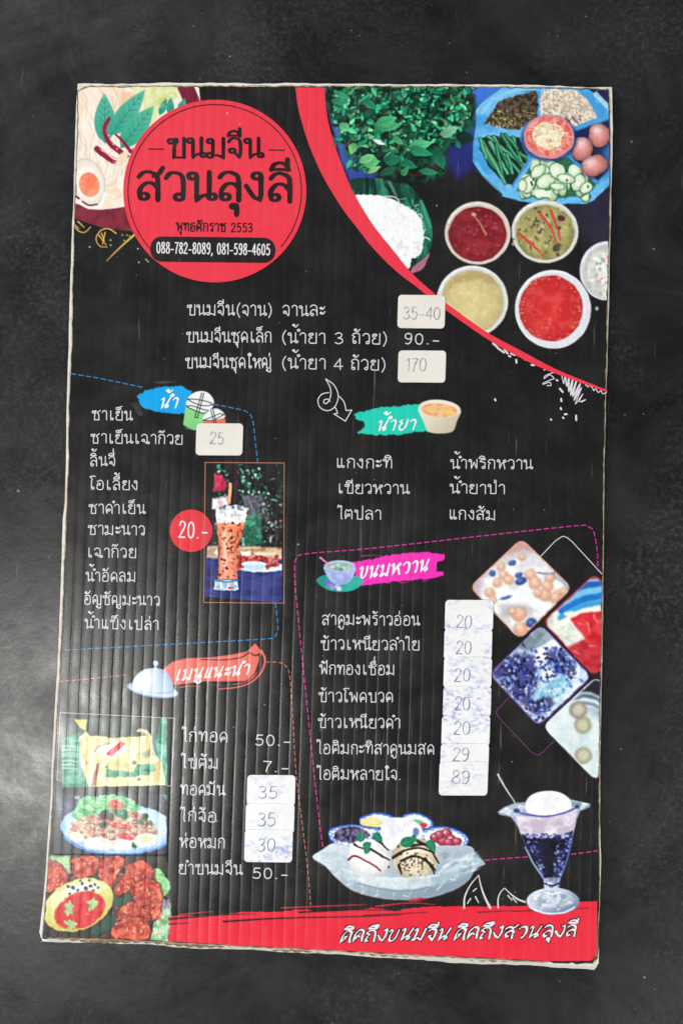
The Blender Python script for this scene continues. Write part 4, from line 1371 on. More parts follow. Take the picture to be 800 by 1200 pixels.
# glass bowl
poly(z([(22, 235), (60, 205), (110, 175), (170, 185), (300, 200), (480, 190), (680, 185), (720, 225), (757, 262), (720, 280), (680, 340), (600, 385), (470, 415), (330, 412), (200, 380), (120, 320), (75, 270)]), gradc((206, 218, 226), (138, 158, 174), 450, 985, 470, 1055), 1.3, 1, True)
poly(z([(30, 240), (100, 205), (200, 260), (330, 300), (450, 320), (560, 300), (700, 215), (745, 262), (690, 300), (560, 350), (400, 365), (220, 345), (110, 290)]), nz((176, 198, 212), (212, 224, 232), 16, 8, sy=1.6), 4, .7, True)
for k in range(22):
    t = .35 + 2.4 * k / 21
    line(z([(390 + 330 * math.cos(t), 235 + 120 * math.sin(t)), (390 + 300 * math.cos(t + .05), 225 + 175 * math.sin(t + .03))]), 1.6, (232, 240, 246) if k % 2 else (128, 148, 166), .6, a=.45, soft=2)
# jug, ice cream
poly(z([(318, 90), (350, 68), (420, 68), (480, 100), (490, 150), (440, 200), (320, 190)]), nz((226, 226, 232), (250, 250, 252), 9, 3), 1.4, 1, True)
ell(*z([(462, 128)])[0], 4, 5, (70, 100, 190), 0, 1.5, .8)
ell(*z([(262, 240)])[0], 25, 22.5, (244, 240, 238), hi=(-.3, -.3, .8, .5), rim=.16)
ell(*z([(240, 195)])[0], 16, 10, (250, 246, 244), -10, 2)
ell(*z([(455, 240)])[0], 27, 24, nz((226, 206, 164), (244, 232, 204), 6, 4), rim=.2)
for p in ([(175, 245), (200, 228), (240, 245), (285, 270), (310, 290)],):
    line(z(p), 2.6, (150, 26, 40), 1.6)
for p in ([(270, 200), (310, 225), (350, 245)], [(280, 150), (320, 180), (345, 205)], [(200, 180), (240, 200)]):
    line(z(p), 3.0, (40, 22, 26), 1.4)
r_ = RS(81)
for p in ([(365, 235), (420, 205), (480, 195), (540, 215)], [(400, 250), (450, 230), (510, 250), (545, 290)], [(440, 185), (500, 180), (540, 200)], [(390, 270), (400, 305)], [(500, 240), (530, 280), (540, 305)], [(470, 165), (520, 195), (560, 260)]):
    line(z(p), 3.6, (44, 28, 26), 1.6)
for k in range(46):
    ell(*z([(455 + 42 * r_.randn(), 255 + 28 * r_.randn())])[0], .6 + 1.1 * r_.rand(), .6 + .9 * r_.rand(), (50, 34, 30), 180 * r_.rand(), 1, .85)
for x, y, L, wd, an in ((225, 170, 13, 5, -1.4), (235, 195, 12, 5, -.5), (280, 130, 16, 5, .8), (260, 190, 10, 4, 2.0), (395, 180, 20, 6.5, -.35), (440, 150, 8, 4, .2), (520, 160, 16, 4.5, 1.2), (505, 170, 10, 4, .5)):
    x, y = z([(x, y)])[0]
    leaf(x, y, L, wd, an, (34, 132, 96), (90, 180, 140))
# front glass lip over the scoops
line(z([(150, 285), (260, 318), (400, 325), (520, 318), (560, 312)]), 1.6, (225, 234, 240), a=.8)
poly(z([(150, 290), (260, 318), (400, 322), (530, 312), (520, 360), (400, 375), (260, 360)]), nz((196, 208, 214), (232, 236, 238), 8, 5), 4, .72)
line(z([(215, 345), (330, 372), (440, 376), (525, 362)]), 1.3, (120, 136, 150), a=.7)
line(z([(560, 300), (620, 250), (700, 240)]), 3, (240, 246, 250), a=.5, soft=3)
line(z([(120, 320), (200, 378), (330, 410), (470, 412), (600, 382), (680, 335)]), 1.2, (170, 150, 150), a=.8)
for k in range(26):
    x, y = 570 + 150 * r_.rand(), 215 + 90 * r_.rand()
    ell(*z([(x, y)])[0], 2 + 3 * r_.rand(), 1 + r_.rand(), (226, 236, 244) if k % 2 else (130, 150, 166), -20, 2, .5)
line(z([(440, 414), (470, 410), (500, 412)]), 1.6, (220, 50, 70))
photo(0.65, 7.8, 0.050)
glints(z([(60, 232), (90, 250), (130, 300), (180, 350), (640, 270), (690, 250), (720, 262), (620, 330), (560, 365), (300, 395), (420, 400), (240, 380)]), w_=1.4, L=7, a=.75)
glints(z([(235, 225), (300, 250), (430, 225), (480, 270), (540, 145), (585, 128), (608, 152), (350, 90), (400, 100)]), w_=1.4, L=3, a=.9)
emit('printed_picture', 3, 'printed picture of ice cream scoops in a glass bowl')

# ================= sundae glass =================
z = Z(560, 880, 4.444)
begin(FACE)
line(z([(102, 122), (140, 190), (190, 268)]), 2.2, (214, 210, 202), 1.4)
poly(z([(100, 318), (130, 295), (190, 270), (260, 265), (360, 300), (480, 252), (580, 275), (582, 292), (530, 315), (510, 360), (485, 480), (455, 590), (425, 660), (420, 720), (345, 720), (338, 660), (280, 580), (235, 470), (205, 390), (170, 345), (110, 332)]), (150, 160, 190), 1.2)
poly(z([(108, 315), (190, 275), (260, 285), (220, 330), (180, 345)]), nz((170, 186, 200), (226, 232, 240), 6, 3), 2)
poly(z([(480, 255), (580, 276), (530, 310), (500, 320), (480, 285)]), nz((130, 160, 160), (206, 222, 222), 6, 4), 2)
poly(z([(195, 335), (300, 345), (420, 335), (515, 305), (505, 380), (490, 430), (400, 440), (330, 450), (225, 440), (205, 390)]), nz((196, 182, 200), (236, 226, 236), 14, 5), 3)
poly(z([(222, 435), (330, 455), (420, 440), (492, 415), (482, 490), (452, 590), (420, 660), (345, 660), (285, 580), (240, 480)]), nz((18, 20, 34), (34, 34, 70), 10, 3), 2.5)
r_ = RS(91)
for k in range(150):
    t = r_.rand()
    e = r_.rand() ** 2
    yy = 425 + 230 * t
    x0 = 228 + 112 * t
    x1 = 490 - 66 * t
    x = x0 + (x1 - x0) * (e * .25 if k % 3 == 0 else 1 - e * .35)
    ell(*z([(x, yy)])[0], .6 + 1.3 * r_.rand(), .6 + 1.2 * r_.rand(), [(60, 80, 190), (110, 130, 220), (40, 46, 130), (190, 200, 240)][k % 4], 180 * r_.rand(), 1.2, .7)
for k in range(60):
    ell(*z([(235 + 250 * r_.rand(), 432 + 22 * r_.rand())])[0], 1.5, 1.2, (60, 66, 150) if k % 2 else (200, 200, 230), soft=1.3, a=.8)
line(z([(243, 500), (285, 585), (340, 665)]), 1.5, (170, 190, 230), a=.8)
line(z([(488, 470), (455, 590), (424, 665)]), 1.3, (100, 120, 210), a=.8)
ell(*z([(365, 275)])[0], 26.5, 15, (250, 246, 246), soft=1.3)
poly(z([(245, 310), (265, 240), (330, 212), (420, 215), (475, 260), (482, 300), (420, 330), (320, 335)]), nz((238, 232, 234), (253, 251, 250), 9, 4), 1.3, 1, True)
line(z([(190, 312), (250, 330), (350, 340), (450, 322), (520, 288)]), 2.0, (96, 96, 176))
ell(*z([(200, 312)])[0], 4, 2.5, (56, 60, 140), soft=1.6)
ell(*z([(513, 290)])[0], 2.4, 2.4, (60, 64, 140), soft=1.4)
poly(z([(340, 665), (425, 660), (422, 715), (440, 740), (330, 740), (342, 715)]), nz((120, 130, 170), (200, 208, 230), 5, 6), 1.4)
ell(*z([(388, 782)])[0], 31, 15.8, gradc((210, 218, 234), (130, 142, 176), 640, 1046, 655, 1068))
ell(*z([(388, 772)])[0], 25, 10, nz((140, 150, 180), (224, 230, 240), 6, 9), soft=3, a=.7)
line(z([(345, 690), (385, 700), (422, 690)]), 2, (40, 44, 90))
line(z([(340, 735), (385, 745), (430, 735)]), 1.5, (230, 236, 250))
for p in ((320, 775), (470, 770), (440, 800)):
    ell(*z([p])[0], 3, 4, (150, 190, 160), 20, 2.5, .6)
line(z([(270, 810), (330, 840), (430, 845), (500, 815)]), 1.6, (236, 240, 250), a=.9)
glints(z([(150, 300), (170, 312), (540, 285), (560, 280), (250, 400), (480, 380), (370, 690), (300, 770), (350, 800), (450, 775), (480, 790), (330, 820), (420, 825)]), w_=1.3, L=4, a=.85)
photo(0.52, 7.8, 0.050)
emit('printed_picture', 4, 'printed picture of a sundae glass topped with ice cream')

# ================= section banners and drawn icons =================
z = Z(150, 440, 5.333)
begin(FACE)
poly(z([(55, 130), (110, 95), (190, 75), (330, 65), (405, 100), (375, 160), (360, 240), (300, 240), (250, 235), (190, 228), (120, 210), (85, 195), (70, 150)]), (6, 166, 236), 1, 1, False, 1.6, 3.0)
for k in range(8):
    line(z([(160 + 8 * k, 40 + 4 * (k % 3)), (200 + 12 * k, 44), (230 + 10 * k, 30 + 3 * (k % 4))]), .6, (120, 120, 120), a=.35)
for k in range(5):
    line(z([(20 + 10 * k, 175), (45 + 9 * k, 210), (70 + 6 * k, 250)]), .8, (150, 150, 150), a=.4)
b_water = emit('section_banner', 1, 'bright blue brush stroke banner for drinks')
z = Z(360, 440, 4.0)
begin(FACE)
poly(z([(222, 180), (330, 152), (440, 142), (530, 135), (560, 160), (600, 262), (500, 266), (430, 278), (320, 280), (235, 268), (270, 245), (262, 215), (225, 205)]), (32, 208, 182), 1, 1, False, 1.6, 3.0, 5)
b_sauce = emit('section_banner', 1, 'teal brush stroke banner for curry sauces')
z = Z(360, 640, 4.444)
begin(FACE)
poly(z([(230, 85), (330, 70), (440, 45), (600, 30), (715, 42), (710, 72), (680, 80), (670, 100), (672, 130), (710, 132), (710, 150), (640, 172), (500, 178), (420, 190), (280, 205), (250, 150)]), (248, 48, 186), 1, 1, False, 1.5, 3.0, 9)
for p in ([(280, 52), (330, 48), (390, 50)], [(480, 190), (530, 188)], [(600, 182), (630, 178)]):
    line(z(p), 1.2, (248, 48, 186), .5, a=.8)
b_sweet = emit('section_banner', 1, 'magenta brush stroke banner for desserts')
z = Z(140, 740, 4.21)
begin(FACE)
SAL = (240, 112, 98)
poly(z([(205, 195), (260, 150), (330, 132), (450, 128), (550, 115), (630, 98), (670, 58), (690, 85), (700, 110), (660, 225), (620, 244), (560, 246), (420, 246), (270, 264)]), SAL, 1.0)
line(z([(700, 95), (718, 140), (700, 200), (650, 250), (580, 275), (490, 284)]), 2.6, SAL, 1.2)
line(z([(690, 160), (670, 215), (620, 250), (560, 262)]), 1.2, SAL, .6)
line(z([(300, 276), (340, 270), (400, 270)]), 1.1, (240, 140, 110), .5)
line(z([(440, 262), (520, 266), (600, 256)]), .9, (200, 90, 80), .4, a=.8)
line(z([(400, 138), (520, 140), (600, 128), (640, 105), (665, 118), (690, 112)]), 1.2, (60, 26, 28), 1.8)
line(z([(690, 110), (692, 150), (675, 200), (640, 230)]), 2.0, (60, 26, 28), .8)
b_reco = emit('section_banner', 1, 'salmon curled ribbon banner for recommended dishes')

z = Z(140, 740, 4.21)
begin(FACE)
ell(*z([(165, 290)])[0], 30, 8.2, (150, 172, 200), 9)
ell(*z([(165, 286)])[0], 29.5, 7.4, (206, 220, 236), 9)
ell(*z([(163, 278)])[0], 25.5, 5.5, (120, 144, 180), 9, 1.5, .7)
poly(z([(65, 275), (78, 225), (120, 190), (180, 180), (230, 198), (258, 240), (268, 285), (240, 300), (160, 300), (100, 290)]), gradc((232, 240, 246), (160, 186, 222), 160, 800, 200, 780), 1.1, 1, True)
ell(*z([(130, 235)])[0], 8, 10, (252, 253, 254), 30, 7, .8)
poly(z([(200, 190), (235, 205), (250, 240), (225, 215)]), (130, 160, 214), 4, .6)
line(z([(178, 186), (180, 172)]), 2.4, (196, 210, 228))
ell(*z([(180, 157)])[0], 3.2, 3.2, (214, 226, 240), hi=(-.3, -.3, .5, .6), rim=.2)
emit('printed_cloche', 2, 'drawn silver serving dome')

z = Z(360, 440, 4.0)
begin(FACE)
poly(z([(522, 150), (545, 220), (565, 262), (620, 272), (680, 262), (700, 215), (717, 165), (640, 190)]), gradc((238, 228, 206), (206, 192, 168), 500, 480, 528, 505), 1, 1, True)
ell(*z([(620, 155)])[0], 24.5, 10.2, (242, 236, 220), 5)
ell(*z([(618, 163)])[0], 21.5, 8, nz((236, 158, 96), (248, 196, 140), 6, 4), 5)
ell(*z([(660, 170)])[0], 5, 2.5, (252, 210, 110), 15, 2)
emit('printed_cup', 2, 'small drawn cup of orange sauce')

z = Z(360, 640, 4.444)
begin(FACE)
poly(z([(48, 180), (90, 150), (170, 160), (250, 155), (292, 182), (250, 225), (180, 238), (100, 225)]), gradc((24, 150, 140), (44, 178, 164), 380, 675, 410, 690), 1, 1, True)
poly(z([(88, 105), (105, 160), (140, 195), (185, 200), (225, 180), (250, 110), (170, 90)]), nz((150, 170, 226), (190, 196, 240), 5, 3), 1, 1, True)
ell(*z([(168, 103)])[0], 18, 6.5, (206, 210, 244))
ell(*z([(168, 106)])[0], 16, 5, (140, 190, 190))
for x, y, c in ((130, 108, (230, 226, 190)), (160, 98, (200, 220, 160)), (190, 115, (226, 216, 160)), (215, 112, (170, 210, 170)), (150, 118, (110, 170, 180)), (175, 122, (90, 150, 160))):
    ell(*z([(x, y)])[0], 2.8, 2.0, c)
line(z([(68, 60), (95, 82), (128, 105)]), 2.4, (244, 130, 196), 1.6)
for x, y, c in ((115, 200, (150, 120, 220)), (155, 210, (200, 180, 240)), (105, 188, (120, 100, 200)), (165, 222, (226, 220, 250)), (130, 215, (170, 140, 230))):
    ell(*z([(x, y)])[0], 3, 2.6, c)
emit('printed_dessert_bowl', 2, 'small drawn lilac dessert bowl on a teal leaf')

z = Z(150, 440, 5.333)
begin(FACE)
poly(z([(362, 190), (345, 310), (370, 335), (440, 348), (500, 300), (520, 200), (440, 170)]), gradc((150, 220, 140), (110, 206, 130), 215, 480, 240, 500), 1)
poly(z([(372, 150), (400, 115), (450, 98), (500, 108), (535, 150), (535, 185), (515, 215), (480, 235), (400, 225), (365, 195)]), (246, 246, 246), 1, 1, True)
poly(z([(366, 192), (430, 222), (480, 236), (512, 220), (505, 280), (480, 300), (360, 260)]), (140, 216, 134), 1)
INK = (28, 30, 40)
for pts in ([(374, 150), (420, 175), (480, 190), (535, 182)], [(374, 148), (430, 150), (500, 165), (535, 182)], [(365, 192), (410, 215), (470, 236), (508, 222)], [(365, 192), (400, 190), (470, 212), (508, 222)], [(462, 110), (418, 262)], [(475, 112), (435, 265)], [(418, 262), (435, 265)], [(345, 310), (395, 340), (440, 347)]):
    line(z(pts), 1.1, INK, smooth=len(pts) > 2)
poly(z([(470, 280), (480, 245), (520, 212), (560, 208), (595, 230), (605, 262), (540, 290)]), (244, 244, 244), 1, 1, True)
poly(z([(472, 285), (540, 280), (605, 265), (615, 305), (470, 305)]), (232, 112, 84), 1)
for pts in ([(470, 280), (530, 280), (600, 245)], [(470, 280), (520, 262), (570, 240), (600, 245)], [(518, 215), (540, 298)], [(532, 212), (552, 298)]):
    line(z(pts), 1.0, INK, smooth=len(pts) > 2)
emit('printed_cups', 2, 'drawn takeaway cups with domed lids and straws')

# red price circle
xs = 224 + 24.8 * np.sin(np.linspace(-math.pi / 2, math.pi / 2, 81))
dy = np.sqrt(np.maximum(24.8 ** 2 - (xs - 224) ** 2, 0.0001))
pricedot = strips('price_circle', xs, 622 - dy, 622 + dy, (232, 50, 64), 3, label='red circle price tag printed beside the tea photograph')
# ------------------------------------------------------------------ lettering: a looped single-line Thai hand, drawn as ribbons
def O(cx, cy, r, a0=0, d=1):
    return [(cx + r * math.cos(math.radians(a0 + d * k * 45)), cy + r * math.sin(math.radians(a0 + d * k * 45))) for k in range(9)]


def C(x, y):
    return [(x, y), (x, y)]                      # a sharp corner


r0 = .11
HEAD = O(.12, .87, r0, 0)                        # head loop at the upper left, ends at (.23,.87)
GL = {
    'ก': (.66, [[(.1, 0), (.1, .45)] + C(.22, .62) + C(.05, .74) + [(.14, .94), (.33, 1), (.52, .92), (.57, .72), (.57, 0)]]),
    'ข': (.74, [O(.13, .84, .11, 0) + [(.33, .98), (.38, .84), (.28, .64), (.26, .3)] + C(.26, 0) + C(.66, 0) + [(.66, 1)]]),
    'ช': (.76, [O(.13, .84, .11, 0) + [(.33, .98), (.37, .84), (.27, .64), (.24, .3)] + C(.24, 0) + C(.62, 0) + [(.62, .45), (.60, .62), (.5, .72), (.56, .85), (.74, 1.02)]]),
    'ค': (.68, [O(.32, .45, r0, 180, -1) + [(.16, .2)] + C(.1, 0) + [(.07, .4), (.1, .75), (.33, 1), (.55, .8), (.59, .45), (.59, 0)]]),
    'ด': (.68, [O(.32, .38, r0, 110, 1) + [(.2, .42), (.16, .25)] + C(.14, 0) + [(.07, .4), (.1, .75), (.33, 1), (.55, .8), (.59, .45), (.59, 0)]]),
    'ต': (.70, [O(.32, .42, r0, 180, -1) + [(.16, .2)] + C(.1, 0) + [(.07, .4), (.09, .8), (.2, .99)] + C(.34, .84) + [(.47, .99), (.58, .82), (.6, .45), (.6, 0)]]),
    'ง': (.58, [O(.34, .86, r0, 0) + [(.45, .5), (.45, .2)] + C(.42, 0) + [(.25, .12), (.05, .5)]]),
    'จ': (.62, [[(.05, .8), (.15, .96), (.3, 1), (.48, .9), (.53, .6), (.52, .2)] + C(.48, 0) + [(.32, .22)] + O(.2, .34, r0, -45)]),
    'ฉ': (.74, [[(.05, .8), (.15, .96), (.3, 1), (.48, .9), (.53, .6), (.52, .1)] + O(.63, .1, .1, 180, -1), [(.52, .02), (.32, .2)] + O(.2, .34, r0, -45)]),
    'ญ': (.92, [O(.26, .4, .1, 180, -1) + [(.12, .2)] + C(.1, 0) + [(.07, .5), (.12, .85), (.28, 1), (.44, .85), (.48, .5)] + C(.48, 0) + C(.82, 0) + [(.82, 1)], O(.5, -.22, .07, 0) + [(.58, -.36), (.8, -.36), (.84, -.14)]]),
    'ถ': (.68, [O(.22, .12, r0, 180, 1) + [(.11, .3), (.11, .5)] + C(.22, .64) + C(.05, .76) + [(.14, .95), (.33, 1), (.52, .92), (.58, .72), (.58, 0)]]),
    'ท': (.72, [HEAD + [(.23, .5)] + C(.23, 0) + [(.3, .6), (.45, .97), (.6, .92), (.63, .7), (.63, 0)]]),
    'ธ': (.66, [[(.56, 1.0), (.3, 1.0), (.12, .9)] + C(.06, .76) + [(.3, .7), (.54, .66), (.58, .4), (.57, .1), (.45, 0), (.2, 0), (.1, .1), (.1, .35)] + O(.2, .42, .09, 180, -1)]),
    'น': (.74, [HEAD + [(.23, .5)] + C(.23, 0) + [(.36, .14), (.54, .2)] + O(.65, .13, .1, 150, -1) + [(.57, .4), (.57, 1)]]),
    'บ': (.72, [HEAD + [(.23, .5)] + C(.23, 0) + C(.63, 0) + [(.63, 1)]]),
    'ป': (.72, [HEAD + [(.23, .5)] + C(.23, 0) + C(.63, 0) + [(.63, 1.42)]]),
    'พ': (.78, [HEAD + [(.22, .5)] + C(.22, 0) + C(.44, .68) + C(.66, 0) + [(.68, 1)]]),
    'ฟ': (.78, [HEAD + [(.22, .5)] + C(.22, 0) + C(.44, .68) + C(.66, 0) + [(.68, 1.42)]]),
    'ม': (.80, [O(.14, .87, .11, 0) + [(.25, .5), (.25, .14)] + O(.13, .13, .12, 0, -1) + [(.45, .13)] + C(.68, 0) + [(.68, 1)]]),
    'ย': (.70, [O(.28, .87, .1, 90, -1) + [(.1, .9), (.08, .72)] + C(.28, .55) + [(.09, .4), (.1, .08), (.25, 0)] + C(.61, 0) + [(.61, 1)]]),
    'ร': (.58, [O(.35, .12, r0, 0) + [(.46, .4), (.46, .62), (.3, .7)] + C(.08, .76) + [(.18, .95), (.5, .98)]]),
    'ล': (.68, [[(.06, .82), (.18, .97), (.34, 1), (.53, .88), (.58, .6), (.58, 0)], [(.58, .4), (.45, .58), (.25, .58), (.1, .35), (.1, .13)] + O(.21, .12, r0, 180, 1)]),
    'ว': (.60, [[(.05, .8), (.15, .96), (.3, 1), (.47, .9), (.52, .65), (.52, .12)] + O(.41, .12, r0, 0, 1)]),
    'ศ': (.74, [O(.32, .45, r0, 180, -1) + [(.16, .2)] + C(.1, 0) + [(.07, .4), (.1, .75), (.33, 1), (.55, .8), (.59, .45), (.59, 0)], [(.46, .84), (.6, .9), (.74, 1.12)]]),
    'ส': (.72, [[(.06, .82), (.18, .97), (.34, 1), (.53, .88), (.58, .6), (.58, 0)], [(.58, .4), (.45, .58), (.25, .58), (.1, .35), (.1, .13)] + O(.21, .12, r0, 180, 1), [(.46, .84), (.6, .92), (.72, 1.14)]]),
    'ห': (.76, [HEAD + [(.23, .5)] + C(.23, 0) + [(.36, .5), (.52, .7)] + O(.64, .84, .11, 230, -1) + [(.57, .5), (.62, .2), (.64, 0)]]),
    'อ': (.70, [O(.25, .58, r0, 180, -1) + [(.1, .35), (.1, .12), (.22, 0), (.45, 0), (.58, .1), (.61, .5), (.55, .86), (.33, 1), (.1, .86)]]),
    'า': (.54, [[(.05, .8), (.13, .95), (.26, 1), (.42, .9), (.45, .65), (.45, 0)]]),
    'ะ': (.46, [O(.13, .72, .08, 90) + [(.2, .64), (.32, .68), (.42, .86)], O(.13, .24, .08, 90) + [(.2, .16), (.32, .2), (.42, .38)]]),
    'เ': (.50, [O(.29, .12, r0, 180, 1) + [(.18, .3), (.18, 1)]]),
    'แ': (.66, [O(.2, .12, .1, 180, 1) + [(.1, .3), (.1, 1)], O(.5, .12, .1, 180, 1) + [(.4, .3), (.4, 1)]]),
    'โ': (.46, [O(.28, .12, r0, 180, 1) + [(.17, .4), (.17, .9), (.22, 1.12)] + C(.04, 1.34) + [(.2, 1.42), (.5, 1.4)]]),
    'ใ': (.46, [O(.32, .12, r0, 180, 1) + [(.21, .4), (.21, 1.1), (.1, 1.3), (.24, 1.46), (.38, 1.34)] + O(.3, 1.28, .08, 20, -1)]),
    'ไ': (.44, [[(.0, 1.22), (.01, 1.42), (.08, 1.46)] + C(.15, 1.28) + [(.24, 1.42), (.29, 1.3), (.28, .9), (.28, .12), (.36, 0)]]),
    '(': (.40, [[(.32, 1.2), (.14, .8), (.12, .3), (.3, -.2)]]),
    ')': (.40, [[(.08, 1.2), (.26, .8), (.28, .3), (.1, -.2)]]),
    '.': (.30, [[(.11, .04), (.15, .04)]]),
    ',': (.26, [[(.13, .06), (.12, -.06), (.06, -.18)]]),
    '-': (.52, [[(.08, .36), (.42, .36)]]),
    ' ': (.42, []),
    '0': (.62, [[(.3, 1.06), (.13, .9), (.08, .52), (.14, .14), (.3, 0), (.46, .14), (.52, .52), (.46, .9), (.3, 1.06)]]),
    '1': (.40, [[(.08, .84)] + C(.24, 1.06) + [(.24, 0)]]),
    '2': (.60, [[(.09, .8), (.16, 1), (.32, 1.06), (.48, .94), (.48, .72), (.3, .38)] + C(.07, 0) + [(.52, 0)]]),
    '3': (.58, [[(.1, .92), (.26, 1.06), (.44, .94), (.42, .68)] + C(.24, .56) + [(.46, .44), (.48, .16), (.28, 0), (.08, .12)]]),
    '4': (.62, [[(.42, 0)] + C(.42, 1.06) + C(.06, .3) + [(.56, .3)]]),
    '5': (.60, [[(.48, 1.04)] + C(.16, 1.04) + C(.12, .58) + [(.32, .66), (.5, .48), (.46, .12), (.26, 0), (.08, .1)]]),
    '6': (.60, [[(.46, .98), (.3, 1.06), (.14, .8), (.09, .36), (.16, .06), (.34, 0), (.5, .16), (.48, .46), (.32, .58), (.12, .44)]]),
    '7': (.56, [[(.07, 1.04)] + C(.5, 1.04) + [(.3, .5), (.22, 0)]]),
    '8': (.60, [[(.3, .56), (.13, .72), (.14, .96), (.3, 1.06), (.46, .96), (.46, .74), (.3, .56), (.1, .38), (.1, .1), (.3, 0), (.5, .1), (.5, .38), (.3, .56)]]),
    '9': (.60, [[(.5, .64), (.34, .48), (.14, .6), (.12, .9), (.28, 1.06), (.46, .96), (.5, .66), (.46, .25), (.3, 0), (.14, .06)]]),
}
# marks: drawn from the right edge of the consonant (x = 0 there, negative to the left)
UP = {
    'ิ': [[(-.5, 1.14), (-.42, 1.32), (-.26, 1.38), (-.1, 1.3)] + C(-.04, 1.14) + [(-.5, 1.14)]],
    'ี': [[(-.5, 1.14), (-.42, 1.32), (-.26, 1.38), (-.1, 1.3)] + C(-.04, 1.14) + [(-.5, 1.14)], [(-.04, 1.14), (-.04, 1.5)]],
    'ึ': [[(-.5, 1.14), (-.42, 1.32), (-.26, 1.38), (-.1, 1.3)] + C(-.04, 1.14) + [(-.5, 1.14)], O(-.06, 1.36, .08, 0)],
    'ื': [[(-.5, 1.14), (-.42, 1.32), (-.26, 1.38), (-.1, 1.3)] + C(-.04, 1.14) + [(-.5, 1.14)], [(-.04, 1.14), (-.04, 1.48)], [(-.18, 1.3), (-.18, 1.48)]],
    'ั': [O(-.4, 1.26, .09, 90) + [(-.3, 1.16), (-.14, 1.22), (0, 1.44)]],
    '็': [[(-.5, 1.16), (-.5, 1.34), (-.34, 1.4), (-.28, 1.26), (-.38, 1.16), (-.22, 1.14), (-.1, 1.24), (-.2, 1.4), (0, 1.5)]],
}
TONE = {
    '่': [[(-.12, 0), (-.1, .3)]],
    '้': [O(-.34, .2, .06, 90) + [(-.24, .22), (-.28, .08), (-.16, .02), (.0, .24)]],
    '๊': [[(-.46, .06), (-.42, .22), (-.32, .2), (-.3, .06), (-.2, .2), (-.12, .06), (.0, .28)]],
}
LOW = {
    'ุ': [O(-.14, -.2, .07, 0) + [(-.07, -.3), (-.07, -.5)]],
    'ู': [O(-.42, -.2, .07, 0) + [(-.35, -.3), (-.3, -.42), (-.12, -.42), (-.07, -.3), (-.07, -.14)]],
}
# loose brush hand for the banners and the slogan: heads shrink to hooks
GB = dict(GL)
GB.update({
    'น': (.70, [[(.02, .8), (.12, .96), (.18, .8)] + C(.12, .0) + [(.34, .3), (.5, .26), (.52, .08), (.4, .04), (.46, .4), (.62, 1.02)]]),
    'ม': (.74, [[(.04, .82), (.14, .96), (.2, .8), (.14, .2), (.04, .04), (.16, .0), (.3, .16)] + C(.54, .0) + [(.66, 1.0)]]),
    'ข': (.64, [[(.02, .82), (.12, .98), (.2, .84), (.14, .5), (.16, .08), (.3, 0), (.48, .3), (.56, 1.0)]]),
    'ย': (.66, [[(.2, .98), (.06, .84), (.2, .62), (.06, .4), (.12, .04), (.3, .0), (.48, .3), (.58, 1.0)]]),
    'ห': (.78, [[(.02, .82), (.12, .96), (.18, .8)] + C(.12, .0) + [(.36, .6), (.6, .96), (.66, .8), (.5, .66), (.56, .3), (.62, .0)]]),
    'ว': (.56, [[(.04, .78), (.2, .98), (.42, .9), (.46, .5), (.36, .06), (.26, .02)]]),
    'า': (.50, [[(.04, .8), (.2, .98), (.38, .86), (.36, .4), (.3, .0)]]),
    'เ': (.34, [[(.22, 1.0), (.12, .4), (.08, .04), (.2, .06)]]),
    'แ': (.56, [[(.2, 1.0), (.1, .4), (.06, .04), (.16, .06)], [(.46, 1.0), (.36, .4), (.32, .04), (.42, .06)]]),
    'ค': (.66, [[(.34, .5), (.22, .42), (.26, .28)] + C(.06, .0) + [(.1, .6), (.3, .98), (.52, .84), (.52, .4), (.56, .0)]]),
    'ด': (.66, [[(.36, .36), (.24, .44), (.16, .2)] + C(.08, .0) + [(.1, .6), (.3, .98), (.52, .84), (.52, .4), (.56, .0)]]),
    'ถ': (.66, [[(.2, .06), (.08, .06), (.12, .4)] + C(.22, .6) + [(.06, .76), (.2, .96), (.44, .94), (.54, .6), (.56, .0)]]),
    'ง': (.54, [[(.3, .9), (.42, .96), (.44, .5)] + C(.34, .0) + [(.18, .14), (.02, .46)]]),
    'ส': (.70, [[(.04, .8), (.2, .98), (.42, .9), (.5, .5), (.52, .0)], [(.5, .46), (.3, .56), (.1, .3), (.16, .04), (.26, .1)], [(.42, .84), (.56, .92), (.68, 1.16)]]),
    'ล': (.64, [[(.04, .8), (.2, .98), (.42, .9), (.5, .5), (.52, .0)], [(.5, .46), (.3, .56), (.1, .3), (.16, .04), (.26, .1)]]),
    'จ': (.58, [[(.04, .8), (.2, .98), (.44, .88), (.46, .4)] + C(.38, .0) + [(.24, .2), (.12, .36), (.22, .42)]]),
})
TALL = 'ปฟ'


def layout(txt, gap=.10, GL=GL):
    x = 0
    out = []
    last = None
    upper = False
    for ch in txt:
        if ch == 'ำ':
            out.append([(x - .06 + .09 * math.cos(t), 1.26 + .09 * math.sin(t)) for t in np.linspace(0, 2 * math.pi, 9)])
            upper = True
            for st in GL['า'][1]:
                out.append([(x + a, b) for a, b in st])
            last = x - gap
            x += GL['า'][0] + gap
        elif ch in UP or ch in LOW:
            e = last - (.16 if False else 0)
            for st in (UP.get(ch) or LOW.get(ch)):
                out.append([(e + a, b) for a, b in st])
            if ch in UP:
                upper = True
        elif ch in TONE:
            y = 1.56 if upper else 1.16
            for st in TONE[ch]:
                out.append([(last + a, y + b) for a, b in st])
        else:
            w_, sts = GL[ch]
            for st in sts:
                out.append([(x + a, b) for a, b in st])
            last = x + w_ - .1
            upper = False
            x += w_ + gap
    return out, x - gap


def precompose(t):
    # a tone mark before sara am sits above its ring: write the ring first
    t = t.replace('้ำ', '\ue000')
    return t


